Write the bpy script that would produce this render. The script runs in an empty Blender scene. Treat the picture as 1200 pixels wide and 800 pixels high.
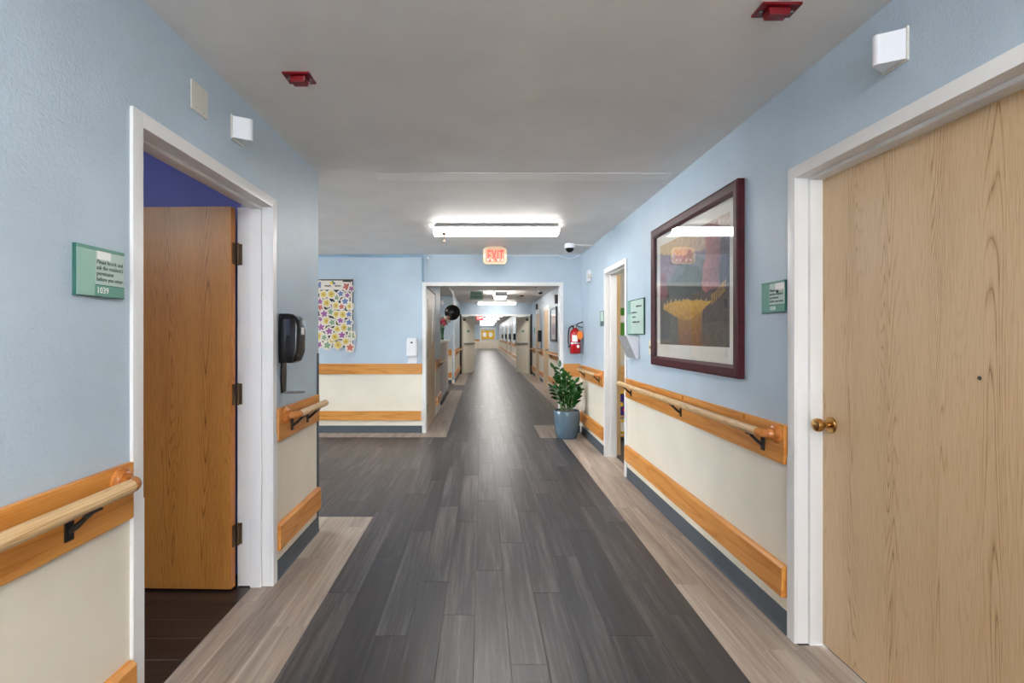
import bpy, bmesh, math, random
from mathutils import Vector, Matrix, noise as nz
random.seed(11)
C = bpy.context.scene.collection
S = bpy.context.scene
PI = math.pi

# ------------------------------------------------------------------ camera, world, exposure
CEIL = 2.44
cam = bpy.data.objects.new('camera', bpy.data.cameras.new('camera'))
C.objects.link(cam)
cam.location = (0, 0, 1.33)
cam.rotation_euler = (PI / 2, 0, 0)
cam.data.sensor_width = 36
cam.data.lens = 18.0
cam.data.shift_x = 35 / 1200
cam.data.shift_y = -7 / 1200
cam.data.clip_start = 0.05
S.camera = cam
w = bpy.data.worlds.new('world'); S.world = w; w.use_nodes = True
w.node_tree.nodes['Background'].inputs[0].default_value = (0.86, 0.93, 1, 1)
w.node_tree.nodes['Background'].inputs[1].default_value = 7.5
S.view_settings.view_transform = 'Standard'
S.view_settings.look = 'None'
S.view_settings.gamma = 1
S.view_settings.use_curve_mapping = False
S.view_settings.exposure = 2.2
S.cycles.max_bounces = 10
S.cycles.diffuse_bounces = 6
S.cycles.use_denoising = True
S.cycles.sample_clamp_indirect = 6
LAMP = 8.0          # emission of the fluorescent lenses

# ------------------------------------------------------------------ materials
def lin(c):
    return tuple(((v / 255) / 12.92 if v / 255 <= .04045 else ((v / 255 + .055) / 1.055) ** 2.4) for v in c)
def rgba(c):
    return (*lin(c), 1)

class NT:
    def __init__(self, name):
        self.m = bpy.data.materials.new(name); self.m.use_nodes = True
        self.t = self.m.node_tree
        self.b = self.t.nodes['Principled BSDF']
    def n(self, typ, ins=None, **kw):
        nd = self.t.nodes.new(typ)
        for k, v in kw.items(): setattr(nd, k, v)
        for k, v in (ins or {}).items():
            s = nd.inputs[k]
            if hasattr(v, 'is_output'): self.t.links.new(v, s)
            else: s.default_value = v
        return nd
    def link(self, a, name): self.t.links.new(a, self.b.inputs[name])
    def ramp(self, fac, stops):
        r = self.n('ShaderNodeValToRGB', {'Fac': fac})
        e = r.color_ramp.elements
        while len(e) < len(stops): e.new(.5)
        for x, (p, c) in zip(e, stops): x.position = p; x.color = rgba(c)
        return r.outputs['Color']
    def math(self, op, a, b=0.0):
        return self.n('ShaderNodeMath', {0: a, 1: b}, operation=op).outputs[0]
    def coords(self, scale, obj=True, rnd=0.0):
        tc = self.n('ShaderNodeTexCoord')
        v = tc.outputs['Object'] if obj else self.n('ShaderNodeNewGeometry').outputs['Position']
        if rnd:
            oi = self.n('ShaderNodeObjectInfo')
            r = self.math('MULTIPLY', oi.outputs['Random'], rnd)
            v = self.n('ShaderNodeVectorMath', {0: v, 1: r}, operation='ADD').outputs[0]
        return self.n('ShaderNodeVectorMath', {0: v, 1: scale}, operation='MULTIPLY').outputs[0]
    def noise(self, vec, scale=1.0, detail=2.0, rough=.5, dist=0.0):
        return self.n('ShaderNodeTexNoise', {'Vector': vec, 'Scale': scale, 'Detail': detail, 'Roughness': rough, 'Distortion': dist}).outputs[0]
    def bump(self, h, strength=.2, dist=.002):
        self.link(self.n('ShaderNodeBump', {'Height': h, 'Strength': strength, 'Distance': dist}).outputs[0], 'Normal')

def paint(name, c, var=.04, rough=.5, bump=0.0, bscale=90, spec=.5, metal=0.0):
    N = NT(name)
    v = N.coords((1, 1, 1), obj=False)
    nz = N.noise(v, 3.0, 4)
    d = tuple(max(0, x * (1 - var)) for x in c); l = tuple(min(255, x * (1 + var)) for x in c)
    N.link(N.ramp(nz, [(.3, d), (.7, l)]), 'Base Color')
    N.b.inputs['Roughness'].default_value = rough
    N.b.inputs['Specular IOR Level'].default_value = spec
    N.b.inputs['Metallic'].default_value = metal
    if bump:
        N.bump(N.noise(v, bscale, 3, .55), bump, .004)
    return N.m

def wood(name, cols, axis, rough=.4, contour=22, across=5.0, along=.5, fibre=.35, line=(.0, .16), spec=.5, fs=260, columns=False):
    """oak: thin growth lines are contours of a noise stretched along the grain, with fine fibres over them"""
    N = NT(name)
    i = 'XYZ'.index(axis)
    def sc(a, b): return tuple(b if k == i else a for k in range(3))
    v = N.coords(sc(across, along), rnd=37.0)
    n1 = N.noise(v, 1.0, 1.5, .4, .2)
    pp = N.n('ShaderNodeMath', {0: N.math('MULTIPLY', n1, contour), 1: 1.0}, operation='PINGPONG').outputs[0]
    lines = N.n('ShaderNodeMapRange', {'Value': pp, 'From Min': line[0], 'From Max': line[1] + .35, 'To Min': 0, 'To Max': 1}).outputs[0]
    lines = N.math('POWER', lines, .5)
    if columns:
        # flat-cut strips of the veneer come back every 19 cm
        sep = N.n('ShaderNodeSeparateXYZ', {0: N.coords((1, 1, 1))})
        ac = N.math('ADD', N.math('ADD', sep.outputs[0], sep.outputs[1]), N.math('MULTIPLY', N.noise(N.coords(sc(3, 1.2)), 1.0, 2), .05))
        cm = N.math('COSINE', N.math('MULTIPLY', ac, 2 * PI / .19))
        mask = N.n('ShaderNodeMapRange', {'Value': cm, 'From Min': .1, 'From Max': .9, 'To Min': .3, 'To Max': 1}).outputs[0]
        lines = N.math('SUBTRACT', 1.0, N.math('MULTIPLY', mask, N.math('SUBTRACT', 1.0, lines)))
    f = N.noise(N.coords(sc(fs, fs * .022), rnd=37.0), 1.0, 3, .6)
    f = N.math('ADD', N.math('MULTIPLY', N.math('SUBTRACT', f, .5), 2.2), .5)
    big = N.noise(N.coords(sc(9, .8), rnd=37.0), 1.0, 3, .5)
    a = N.math('ADD', N.math('MULTIPLY', lines, .52 if columns else .34), N.math('MULTIPLY', f, fibre))
    if columns: a = N.math('SUBTRACT', a, .15)
    a = N.math('ADD', a, N.math('MULTIPLY', big, .32))
    N.link(N.ramp(a, [(.18, cols[0]), (.48, cols[1]), (.82, cols[2])]), 'Base Color')
    N.b.inputs['Roughness'].default_value = rough
    N.b.inputs['Specular IOR Level'].default_value = spec
    N.bump(a, .12, .001)
    return N.m

def vinyl(name, cols, rough, axis='Y', per_obj=True, bias=.07):
    N = NT(name)
    i = 'XYZ'.index(axis)
    def sc(a, b): return tuple(b if k == i else a for k in range(3))
    r = 53.0 if per_obj else 0
    n1 = N.noise(N.coords(sc(9, .55), obj=per_obj, rnd=r), 1.0, 4, .6, .6)
    n2 = N.noise(N.coords(sc(55, 1.6), obj=per_obj, rnd=r), 1.0, 4, .6)
    n3 = N.noise(N.coords(sc(240, 10), obj=per_obj, rnd=r), 1.0, 2, .5)
    a = N.math('ADD', N.math('MULTIPLY', n1, .5), N.math('MULTIPLY', n2, .36))
    a = N.math('ADD', a, N.math('MULTIPLY', n3, .14))
    if per_obj:
        oi = N.n('ShaderNodeObjectInfo')
        a = N.math('ADD', a, N.math('MULTIPLY', N.math('SUBTRACT', oi.outputs['Random'], .5), bias))
    N.link(N.ramp(a, [(.30, cols[0]), (.5, cols[1]), (.70, cols[2])]), 'Base Color')
    N.b.inputs['Roughness'].default_value = rough
    N.b.inputs['Specular IOR Level'].default_value = .5
    N.bump(n2, .06, .001)
    return N.m

def emit(name, c, s, base=(235, 235, 230)):
    N = NT(name)
    N.b.inputs['Base Color'].default_value = rgba(base)
    N.b.inputs['Emission Color'].default_value = (*c, 1)
    N.b.inputs['Emission Strength'].default_value = s
    return N.m

def pane_mat(name, tint=(1, 1, 1)):
    N = NT(name)
    out = N.t.nodes['Material Output']
    lw = N.n('ShaderNodeLayerWeight', {'Blend': .5})
    p5 = N.math('POWER', lw.outputs['Facing'], 5.0)
    fr = N.n('ShaderNodeMath', {0: p5, 1: .96, 2: .04}, operation='MULTIPLY_ADD')
    tr = N.n('ShaderNodeBsdfTransparent', {'Color': (*tint, 1)})
    gl = N.n('ShaderNodeBsdfGlossy', {'Roughness': 0.015, 'Color': (1, 1, 1, 1)})
    mx = N.n('ShaderNodeMixShader', {0: fr.outputs[0], 1: tr.outputs[0], 2: gl.outputs[0]})
    N.t.links.new(mx.outputs[0], out.inputs[0])
    return N.m

def attr_mat(name, rough=.6):
    N = NT(name)
    N.link(N.n('ShaderNodeVertexColor', layer_name='print').outputs[0], 'Base Color')
    N.b.inputs['Roughness'].default_value = rough
    return N.m

M = {}
M['blue'] = paint('blue wall paint', (178, 194, 207), .02, .42, .7, 105)
M['conduit'] = paint('blue conduit paint', (140, 166, 188), .02, .35)
M['cream'] = paint('cream wainscot paint', (227, 219, 202), .02, .4, .05, 60)
M['ceiling'] = paint('ceiling paint', (230, 226, 222), .02, .55, .25, 140)
M['patch'] = paint('plaster patch', (240, 238, 234), .02, .6, .3, 90)
M['white_trim'] = paint('white trim enamel', (226, 225, 224), .012, .35)
M['peri'] = paint('periwinkle paint', (112, 124, 204), .03, .5, .3, 110)
M['rubber'] = paint('dark grey rubber', (72, 80, 88), .05, .5)
M['steel'] = paint('brushed steel', (160, 160, 160), .05, .35, metal=1)
M['dark_iron'] = paint('black iron', (30, 26, 24), .1, .5)
M['bronze'] = paint('antique brass', (196, 152, 88), .12, .25, metal=1)
M['dark_bronze'] = paint('dark bronze', (104, 82, 58), .15, .4, metal=.5)
M['black'] = paint('black plastic', (17, 17, 19), .1, .25)
M['smoked'] = paint('smoked plastic', (44, 48, 58), .1, .1)
M['white_plastic'] = paint('white plastic', (226, 226, 230), .01, .35)
M['offwhite'] = paint('off white plastic', (208, 206, 196), .015, .45)
M['ivory'] = paint('ivory plastic', (222, 212, 180), .02, .4)
M['red_lens'] = paint('red lens', (120, 10, 22), .15, .2)
M['red_paint'] = paint('red enamel', (176, 22, 30), .06, .2)
M['orange_tag'] = paint('orange tag', (240, 128, 30), .04, .5)
M['green_dark'] = paint('sign green', (96, 150, 134), .02, .35)
M['green_light'] = paint('sign pale green', (176, 198, 188), .02, .35)
M['green_mid'] = paint('sign sage', (148, 186, 172), .02, .35)
M['green_edge'] = paint('sign acrylic edge', (52, 102, 92), .05, .2)
M['ink'] = paint('dark ink', (34, 42, 46), .05, .6)
M['paper'] = paint('white paper', (236, 236, 232), .01, .7)
M['mahogany'] = wood('mahogany frame', [(40, 8, 16), (58, 14, 24), (74, 20, 30)], 'Y', .5, 10, spec=.25)
M['mat_board'] = paint('mat board', (222, 218, 208), .01, .8)
M['glass'] = pane_mat('picture glass')
M['art'] = attr_mat('printed landscape')
M['oak_y'] = wood('honey oak along y', [(166, 92, 28), (202, 130, 52), (220, 154, 80)], 'Y', .35, 14, 8, .6)
M['oak_x'] = wood('honey oak along x', [(160, 92, 28), (196, 128, 52), (214, 152, 78)], 'X', .35, 14, 8, .6)
M['rail_worn'] = wood('worn oak rail', [(120, 78, 42), (188, 146, 96), (222, 192, 146)], 'Y', .42, 30, 34, 1.0)
M['oak_red'] = wood('varnished oak', [(136, 72, 28), (176, 102, 44), (204, 132, 66)], 'Y', .18, 10, 12, 1.0)
M['door_oak'] = wood('brown oak door', [(66, 34, 10), (156, 98, 38), (188, 130, 60)], 'Z', .35, 84, 9.0, .55, .5, fs=480, columns=True)
M['door_edge'] = wood('door edge', [(150, 84, 28), (190, 114, 44), (206, 136, 62)], 'Z', .4, 10, 9, .5)
M['door_light'] = wood('limed oak door', [(118, 86, 52), (192, 157, 116), (212, 182, 144)], 'Z', .33, 84, 9.0, .5, .5, fs=480, columns=True)
M['dark_vinyl'] = vinyl('charcoal vinyl plank', [(32, 29, 31), (60, 57, 60), (114, 108, 106)], .37)
M['dark_vinyl_far'] = vinyl('charcoal vinyl plank far', [(38, 35, 37), (62, 59, 62), (104, 99, 98)], .37, per_obj=False)
M['light_vinyl'] = vinyl('pale vinyl plank', [(106, 92, 82), (160, 145, 132), (200, 188, 176)], .4)
M['light_vinyl_far'] = vinyl('pale vinyl plank far', [(118, 104, 93), (160, 146, 133), (188, 176, 165)], .4, per_obj=False)
M['room_vinyl'] = vinyl('brown vinyl plank', [(18, 12, 11), (36, 26, 24), (62, 48, 43)], .32, 'X')
M['subfloor'] = paint('floor bed', (32, 30, 30), .05, .8)
M['lamp'] = emit('fluorescent lens', (1.0, .965, .92), LAMP)
M['lamp_side_added'] = emit('room lamp', (1.0, .95, .9), 10.0)
M['lamp_near_added'] = emit('added fluorescent lens near the viewer', (1.0, .965, .92), 10.5)
M['lamp_room_added'] = emit('added resident room lamp', (1.0, .95, .9), 15.0)
M['exit_face'] = emit('exit sign face', (1.0, .5, .32), .05, (190, 140, 110))
M['exit_red'] = emit('exit sign letters', (1.0, .02, .03), .22, (170, 20, 24))
M['exit_white'] = emit('exit sign cells', (1.0, .95, .85), .25)
M['lamp_far'] = emit('far fluorescent lens', (1.0, .965, .92), 6.0)
M['beige_metal'] = paint('beige housing', (206, 186, 150), .03, .4)
M['pot'] = paint('blue grey glazed pot', (86, 106, 120), .04, .14)
M['soil'] = paint('soil', (60, 50, 46), .3, .9)
M['stone'] = paint('mulch stones', (134, 120, 118), .35, .7)
M['leaf'] = paint('glossy green leaf', (28, 70, 28), .45, .18)
M['stem'] = paint('green stem', (92, 122, 60), .15, .4)
M['counter_top'] = paint('counter top', (226, 224, 220), .02, .3)
M['counter_front'] = paint('counter front', (186, 178, 172), .04, .5)
M['tan_door'] = wood('tan door', [(170, 136, 92), (196, 164, 120), (210, 182, 142)], 'Z', .4, 20, 5, .5)
M['cream_door'] = paint('cream painted door', (234, 226, 208), .02, .4)
M['dark_brown'] = paint('dark brown paint', (36, 26, 22), .1, .5)
M['yellow'] = paint('golden board', (226, 176, 52), .12, .6)
M['green_paint'] = paint('leaf green card', (70, 140, 26), .05, .6)
M['shelf_wood'] = wood('shelf wood', [(176, 120, 58), (204, 150, 84), (220, 172, 108)], 'X', .4, 10, 8, .6)
M['purple_blue'] = paint('indigo card', (46, 34, 130), .05, .4)
M['yellow_card'] = paint('yellow card', (232, 196, 60), .04, .5)
M['grey_metal'] = paint('grey metal', (160, 162, 166), .02, .4)
M['mirror_back'] = paint('dark mirror back', (30, 28, 28), .1, .25)
M['mirror_face'] = paint('mirror face', (220, 222, 226), .01, .05, metal=1)
M['vase'] = paint('green glass vase', (58, 96, 66), .1, .1)
for k, c in {'p_yellow': (212, 190, 106), 'p_gold': (182, 148, 62), 'p_red': (190, 104, 92), 'p_blue': (104, 126, 168), 'p_purple': (152, 92, 146), 'p_green': (130, 158, 124),
             'p_white': (220, 211, 198), 'board': (54, 52, 48), 'f_pink': (226, 100, 120), 'f_red': (204, 40, 50), 'f_white': (238, 228, 218), 'f_orange': (232, 140, 90)}.items():
    M[k] = paint(k + ' card', c, .04, .75)

# ------------------------------------------------------------------ mesh helpers
class Fr:
    """a frame on a surface: u to the right as one faces it, v up, w out of it"""
    def __init__(s, o, r=(1, 0, 0), u=(0, 1, 0), n=(0, 0, 1)):
        s.o, s.r, s.u, s.n = map(Vector, (o, r, u, n))
    def __call__(s, p): return s.o + s.r * p[0] + s.u * p[1] + s.n * p[2]
def FL(y, z, x=-1.12): return Fr((x, y, z), (0, 1, 0), (0, 0, 1), (1, 0, 0))
def FR(y, z, x=1.36): return Fr((x, y, z), (0, -1, 0), (0, 0, 1), (-1, 0, 0))
def FB(x, z, y=7.0): return Fr((x, y, z), (1, 0, 0), (0, 0, 1), (0, -1, 0))

ORG = {}
class MB:
    def __init__(s, fr=None):
        s.v, s.f, s.mi, s.fr = [], [], [], fr
    def p(s, q): return s.fr(q) if s.fr else Vector(q)
    def face(s, idx, m=0): s.f.append(idx); s.mi.append(m)
    def add(s, pts): b = len(s.v); s.v += [s.p(q) for q in pts]; return b
    def box(s, x0, x1, y0, y1, z0, z1, m=0, top=None):
        b = s.add([(x, y, z) for z in (z0, z1) for y in (y0, y1) for x in (x0, x1)])
        for i, q in enumerate(((0, 2, 3, 1), (4, 5, 7, 6), (0, 1, 5, 4), (2, 6, 7, 3), (0, 4, 6, 2), (1, 3, 7, 5))):
            s.face([b + k for k in q], m)
        return s
    def prism(s, poly, w0, w1, m=0, m_side=None):
        """polygon in (u, v) pulled from w0 to w1"""
        n = len(poly)
        b = s.add([(x, y, w0) for x, y in poly] + [(x, y, w1) for x, y in poly])
        s.face([b + n - 1 - k for k in range(n)], m); s.face([b + n + k for k in range(n)], m)
        for k in range(n):
            j = (k + 1) % n
            s.face([b + k, b + j, b + n + j, b + n + k], m if m_side is None else m_side)
        return s
    def loft(s, rings, m=0, cap=True, closed=True):
        n = len(rings[0]); base = [s.add(r) for r in rings]
        for a, c in zip(base, base[1:]):
            for k in range(n if closed else n - 1):
                j = (k + 1) % n
                s.face([a + k, a + j, c + j, c + k], m)
        if cap:
            s.face([base[0] + n - 1 - k for k in range(n)], m); s.face([base[-1] + k for k in range(n)], m)
        return s
    def tube(s, path, r, seg=10, m=0, cap=True):
        path = [Vector(q) for q in path]; rings = []
        rs = r if isinstance(r, (list, tuple)) else [r] * len(path)
        ref = None
        for i, q in enumerate(path):
            t = (path[min(i + 1, len(path) - 1)] - path[max(i - 1, 0)]).normalized()
            if ref is None:
                ref = Vector((0, 0, 1)) if abs(t.z) < .9 else Vector((1, 0, 0))
            a = (ref - t * ref.dot(t)).normalized(); ref = a; c = t.cross(a)
            rings.append([q + (a * math.cos(2 * PI * k / seg) + c * math.sin(2 * PI * k / seg)) * rs[i] for k in range(seg)])
        return s.loft(rings, m, cap)
    def lathe(s, prof, o, ax=(0, 0, 1), seg=24, m=0, cap=True):
        """profile of (radius, height) about an axis through o"""
        ax = Vector(ax).normalized(); ref = Vector((1, 0, 0)) if abs(ax.x) < .9 else Vector((0, 1, 0))
        a = (ref - ax * ref.dot(ax)).normalized(); c = ax.cross(a); o = Vector(o)
        return s.loft([[o + ax * h + (a * math.cos(2 * PI * k / seg) + c * math.sin(2 * PI * k / seg)) * max(r, 1e-4) for k in range(seg)] for r, h in prof], m, cap)
    def mesh(s, name, mats, org, smooth=False, bevel=0, recalc=True):
        me = bpy.data.meshes.new(name)
        me.from_pydata([v - org for v in s.v], [], s.f)
        for mt in (mats if isinstance(mats, (list, tuple)) else [mats]): me.materials.append(mt)
        me.polygons.foreach_set('material_index', s.mi)
        if bevel or recalc:
            bm = bmesh.new(); bm.from_mesh(me)
            if recalc: bmesh.ops.recalc_face_normals(bm, faces=bm.faces)
            if bevel:
                ed = [e for e in bm.edges if len(e.link_faces) == 2 and e.calc_face_angle(0) > .6]
                bmesh.ops.bevel(bm, geom=ed, offset=bevel, segments=2, profile=.7, affect='EDGES', clamp_overlap=True)
            bm.to_mesh(me); bm.free()
        if smooth:
            me.polygons.foreach_set('use_smooth', [True] * len(me.polygons))
            try: me.set_sharp_from_angle(angle=math.radians(38))
            except Exception: pass
        return me
    def build(s, name, mats, parent=None, smooth=False, bevel=0, org=None):
        if org is None:
            if len(s.v):
                xs = [v.x for v in s.v]; ys = [v.y for v in s.v]; zs = [v.z for v in s.v]
                org = Vector(((min(xs) + max(xs)) / 2, (min(ys) + max(ys)) / 2, min(zs)))
            else: org = Vector((0, 0, 0))
        org = Vector(org)
        return link(name, s.mesh(name, mats, org, smooth, bevel), org, parent)
def link(name, me, org, parent=None):
    o = bpy.data.objects.new(name, me); C.objects.link(o)
    o.location = org - ORG[parent.name] if parent else org
    ORG[o.name] = Vector(org)
    if parent: o.parent = parent
    return o
def tag(o, label, cat, group=None, kind=None):
    o['label'] = label; o['category'] = cat
    if group: o['group'] = group
    if kind: o['kind'] = kind
    return o
def thing(name, label, cat, loc, group=None, kind=None):
    o = bpy.data.objects.new(name, None); C.objects.link(o)
    o.location = loc; o.empty_display_size = .1
    ORG[o.name] = Vector(loc)
    return tag(o, label, cat, group, kind)
def text(string, size, fr, name, m, parent, align='LEFT', width=None, depth=.0006, gap=1.0):
    cu = bpy.data.curves.new(name, 'FONT'); cu.body = string; cu.size = size; cu.align_x = align
    cu.extrude = depth; cu.space_line = gap; cu.resolution_u = 2
    tmp = bpy.data.objects.new('tmp', cu)
    me = bpy.data.meshes.new_from_object(tmp)
    bpy.data.objects.remove(tmp); bpy.data.curves.remove(cu)
    k = 1.0
    if width:
        xs = [v.co.x for v in me.vertices]; k = width / max(1e-6, max(xs) - min(xs))
    org = fr((0, 0, 0))
    for v in me.vertices: v.co = fr((v.co.x * k, v.co.y, v.co.z + depth)) - org
    me.materials.clear(); me.materials.append(m)
    return link(name, me, org, parent)
def copy_tree(o, loc=None):
    r = o.copy(); C.objects.link(r)
    if loc is not None: r.location = loc
    ORG[r.name] = Vector(r.location)
    for ch in list(o.children):
        c = ch.copy(); C.objects.link(c); c.parent = r
        for g in list(ch.children):
            d = g.copy(); C.objects.link(d); d.parent = c
    return r
def struct(o, label, cat): return tag(o, label, cat, kind='structure')

# ------------------------------------------------------------------ walls, ceiling
RAILZ = .85
def wall(name, label, boxes, up='blue', low='cream'):
    mb = MB()
    for x0, x1, y0, y1, z0, z1 in boxes:
        if z0 < RAILZ < z1 and low:
            mb.box(x0, x1, y0, y1, z0, RAILZ, 1); mb.box(x0, x1, y0, y1, RAILZ, z1, 0)
        else: mb.box(x0, x1, y0, y1, z0, z1, 0)
    return struct(mb.build(name, [M[up], M[low or up]]), label, 'wall')
T = .0
wall('wall_left', 'pale blue corridor wall over cream wainscot around the open doorway', [(-1.29, -1.12, -6, 1.65, 0, CEIL), (-1.29, -1.12, 1.65, 2.74, 2.035, CEIL), (-1.29, -1.12, 2.74, 3.5, 0, CEIL)])
wall('wall_right', 'pale blue corridor wall over cream wainscot behind the framed painting', [(1.36, 1.48, -6, 1.065, 0, CEIL), (1.36, 1.48, 1.065, 2.235, 2.035, CEIL), (1.36, 1.48, 2.235, 4.825, 0, CEIL), (1.36, 1.48, 4.825, 5.645, 2.035, CEIL), (1.36, 1.48, 5.645, 7.0, 0, CEIL)])
wall('wall_back', 'pale blue end wall around the wide doorway', [(-8, -.792, 7.0, 7.15, 0, CEIL), (-.792, 1.085, 7.0, 7.15, 2.035, CEIL), (1.085, 1.9, 7.0, 7.15, 0, CEIL)])
wall('wall_front', 'blue wall closing the corridor behind the viewer', [(-1.29, -.8, -6.15, -6, 0, CEIL), (1.0, 1.48, -6.15, -6, 0, CEIL), (-.8, 1.0, -6.15, -6, 0, .6), (-.8, 1.0, -6.15, -6, 2.2, CEIL)])
wall('wall_left', 'blue wall closing the side hall round the corner', [(-8.15, -8, 3.4, 3.75, 0, CEIL), (-8.15, -8, 6.75, 7.15, 0, CEIL), (-8.15, -8, 3.75, 6.75, 0, .7), (-8.15, -8, 3.75, 6.75, 2.25, CEIL)])
wall('wall_left', 'blue wall of the side hall round the corner from the black dispenser', [(-8, -1.29, 3.4, 3.5, 0, CEIL)])
# the resident room behind the open brown door
wall('wall_back', 'periwinkle wall of the resident room above the brown door', [(-5, -1.29, 2.85, 3.4, 0, CEIL)], 'peri', None)
wall('wall_left', 'periwinkle side wall deep in the resident room', [(-5.1, -5, -.6, 3.4, 0, CEIL)], 'peri', None)
wall('wall_front', 'periwinkle wall of the resident room opposite the door leaf', [(-5, -1.29, -.7, -.6, 0, CEIL)], 'peri', None)
# the play room behind the far white door frame
wall('wall_right', 'outer wall of the small play room', [(3.4, 3.5, 3.0, 7.0, 0, CEIL)], 'offwhite', None)
wall('wall_front', 'near wall of the small play room', [(1.48, 3.4, 3.0, 3.1, 0, CEIL)], 'offwhite', None)
wall('wall_back', 'cream wall with green cards in the small play room', [(1.48, 3.4, 6.88, 6.98, 0, CEIL)], 'offwhite', None)
# the long corridor beyond
wall('wall_left', 'blue wall between the tan side door and the nurse counter', [(-.92, -.77, 8.45, 9.4, 0, CEIL), (-.92, -.77, 7.15, 8.45, 2.01, CEIL)])
wall('wall_left', 'blue back wall of the nurse station', [(-4.1, -4, 7.15, 14.2, 0, CEIL)], 'blue', None)
wall('wall_back', 'blue wall behind the nurse counter with white disc', [(-4, -.77, 14.2, 14.35, 0, CEIL)])
wall('wall_left', 'blue wall running from the nurse station to the cream doors', [(-.92, -.77, 14.35, 17.6, 0, CEIL)])
wall('wall_right', 'long blue wall of the corridor beyond the doorway', [(1.72, 1.87, 7.15, 17.6, 0, CEIL)])
wall('wall_back', 'blue header over the cream double doors', [(-.92, 1.87, 17.6, 17.75, 2.06, CEIL)])
wall('wall_left', 'blue wall deep in the corridor behind the cream doors', [(-.92, -.77, 17.75, 52, 0, CEIL)])
wall('wall_right', 'blue wall deep in the corridor with a row of white door frames', [(1.72, 1.87, 17.75, 52, 0, CEIL)])
wall('wall_back', 'blue wall at the very end of the corridor', [(-.92, 1.87, 52, 52.15, 0, CEIL)])
ceil = struct(MB().box(-8.2, 3.6, -6.2, 52.2, CEIL, CEIL + .1).build('ceiling', M['ceiling']), 'grey painted plaster ceiling of the corridor', 'ceiling')
pp = [(-.73, 3.50), (-.2, 3.485), (.4, 3.49), (1.3, 3.50), (1.31, 3.64), (.7, 3.66), (.1, 3.645), (-.4, 3.67), (-.74, 3.64)]
MB(Fr((0, 0, CEIL), (1, 0, 0), (0, 1, 0), (0, 0, -1))).prism(pp, 0.0005, .004).build('plaster_patch', M['patch'], ceil)['label'] = 'pale plaster patch across the ceiling'

# ------------------------------------------------------------------ floor: bed, planks
floor = struct(MB().box(-8.2, 3.6, -6.2, 52.2, -.12, -.006).build('floor', M['subfloor'], org=(0, 0, 0)), 'charcoal vinyl plank floor with pale plank borders', 'floor')
_pk = {}
def plank(x0, x1, y0, y1, m):
    w_, l_ = round(x1 - x0, 3), round(y1 - y0, 3)
    k = (w_, l_, m)
    if k not in _pk:
        a, c, e = w_ / 2, l_ / 2, .0014
        mb = MB()
        mb.loft([[(-a, -c, -.004), (a, -c, -.004), (a, c, -.004), (-a, c, -.004)], [(-a, -c, -.0012), (a, -c, -.0012), (a, c, -.0012), (-a, c, -.0012)],
                 [(-a + e, -c + e, 0), (a - e, -c + e, 0), (a - e, c - e, 0), (-a + e, c - e, 0)]])
        _pk[k] = mb.mesh('plank', M[m], Vector((0, 0, 0)))
    o = link('plank', _pk[k], Vector(((x0 + x1) / 2, (y0 + y1) / 2, 0)), floor)
    return o
seams = [-3.335, -3.185, -3.035, -2.885, -2.735, -2.585, -2.435, -2.285, -2.135, -1.985, -1.835, -1.685, -1.535, -1.385, -1.235, -1.085, -.935, -.80, -.64, -.475, -.335, -.185, -.035, .115, .265, .415, .565, .76, .89, 1.03]
L = 1.22
def row(x0, x1, ranges, m, off, length=L):
    for a, b in ranges:
        y = a
        k = math.floor((a - off) / length) + 1
        while y < b - 1e-6:
            e = min(b, off + k * length); k += 1
            if e - y < .03 and e < b: continue
            plank(x0, x1, y, e, m); y = e
Y0, Y1 = .6, 9.8
for i, (a, b) in enumerate(zip(seams, seams[1:])):
    off = [0, .46, .85, .21, .64, 1.05, .33][i % 7]
    if b <= -.79: row(a, b, [(3.76, 6.70)], 'dark_vinyl', off)
    elif b <= -.47: row(a, b, [(Y0, 6.70)], 'dark_vinyl', off); row(a, b, [(6.70, Y1)], 'light_vinyl', off)
    elif b <= .761: row(a, b, [(Y0, Y1)], 'dark_vinyl', off)
    else: row(a, b, [(Y0, 6.65), (7.6, Y1)], 'dark_vinyl', off); row(a, b, [(6.65, 7.6)], 'light_vinyl', off)
for a, b, off in ((1.03, 1.20, .3), (1.20, 1.36, .95)):
    row(a, b, [(Y0, 7.0)], 'light_vinyl', off)
row(1.03, 1.36, [(7.15, 7.6)], 'light_vinyl', 0)
row(1.03, 1.2, [(7.6, Y1)], 'dark_vinyl', .2); row(1.2, 1.36, [(7.6, Y1)], 'dark_vinyl', .7)
row(1.36, 1.54, [(7.15, Y1)], 'light_vinyl', .4); row(1.54, 1.72, [(7.15, Y1)], 'light_vinyl', .9)
row(-.77, -.64, [(7.15, 7.16)], 'light_vinyl', 0)
row(1.36, 1.47, [(1.09, 2.2)], 'light_vinyl', 5); row(1.36, 1.47, [(4.85, 5.62)], 'light_vinyl', 5)
row(-1.12, -.96, [(Y0, 3.76)], 'light_vinyl', .62); row(-.96, -.80, [(Y0, 3.76)], 'light_vinyl', 1.12)
row(-1.22, -1.12, [(1.68, 2.715)], 'light_vinyl', 5)
plank(-1.12, -.80, 6.70, 7.0, 'light_vinyl')
for x in (-3.56, -2.34): plank(x, x + L, 3.5, 3.76, 'light_vinyl'); plank(x, x + L, 6.70, 7.0, 'light_vinyl')
# brown planks of the resident room run the other way
def plank_across(x0, x1, y0, y1, m): return plank(x0, x1, y0, y1, m)
for i in range(9):
    y = 1.5 + .15 * i
    j = [.3, .8, .1, .55][i % 4]
    xe = -1.22 if 1.68 < y < 2.6 else -1.29
    plank_across(-3.0, -1.55 - j, y, y + .15, 'room_vinyl'); plank_across(-1.55 - j, xe, y, y + .15, 'room_vinyl')
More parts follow.
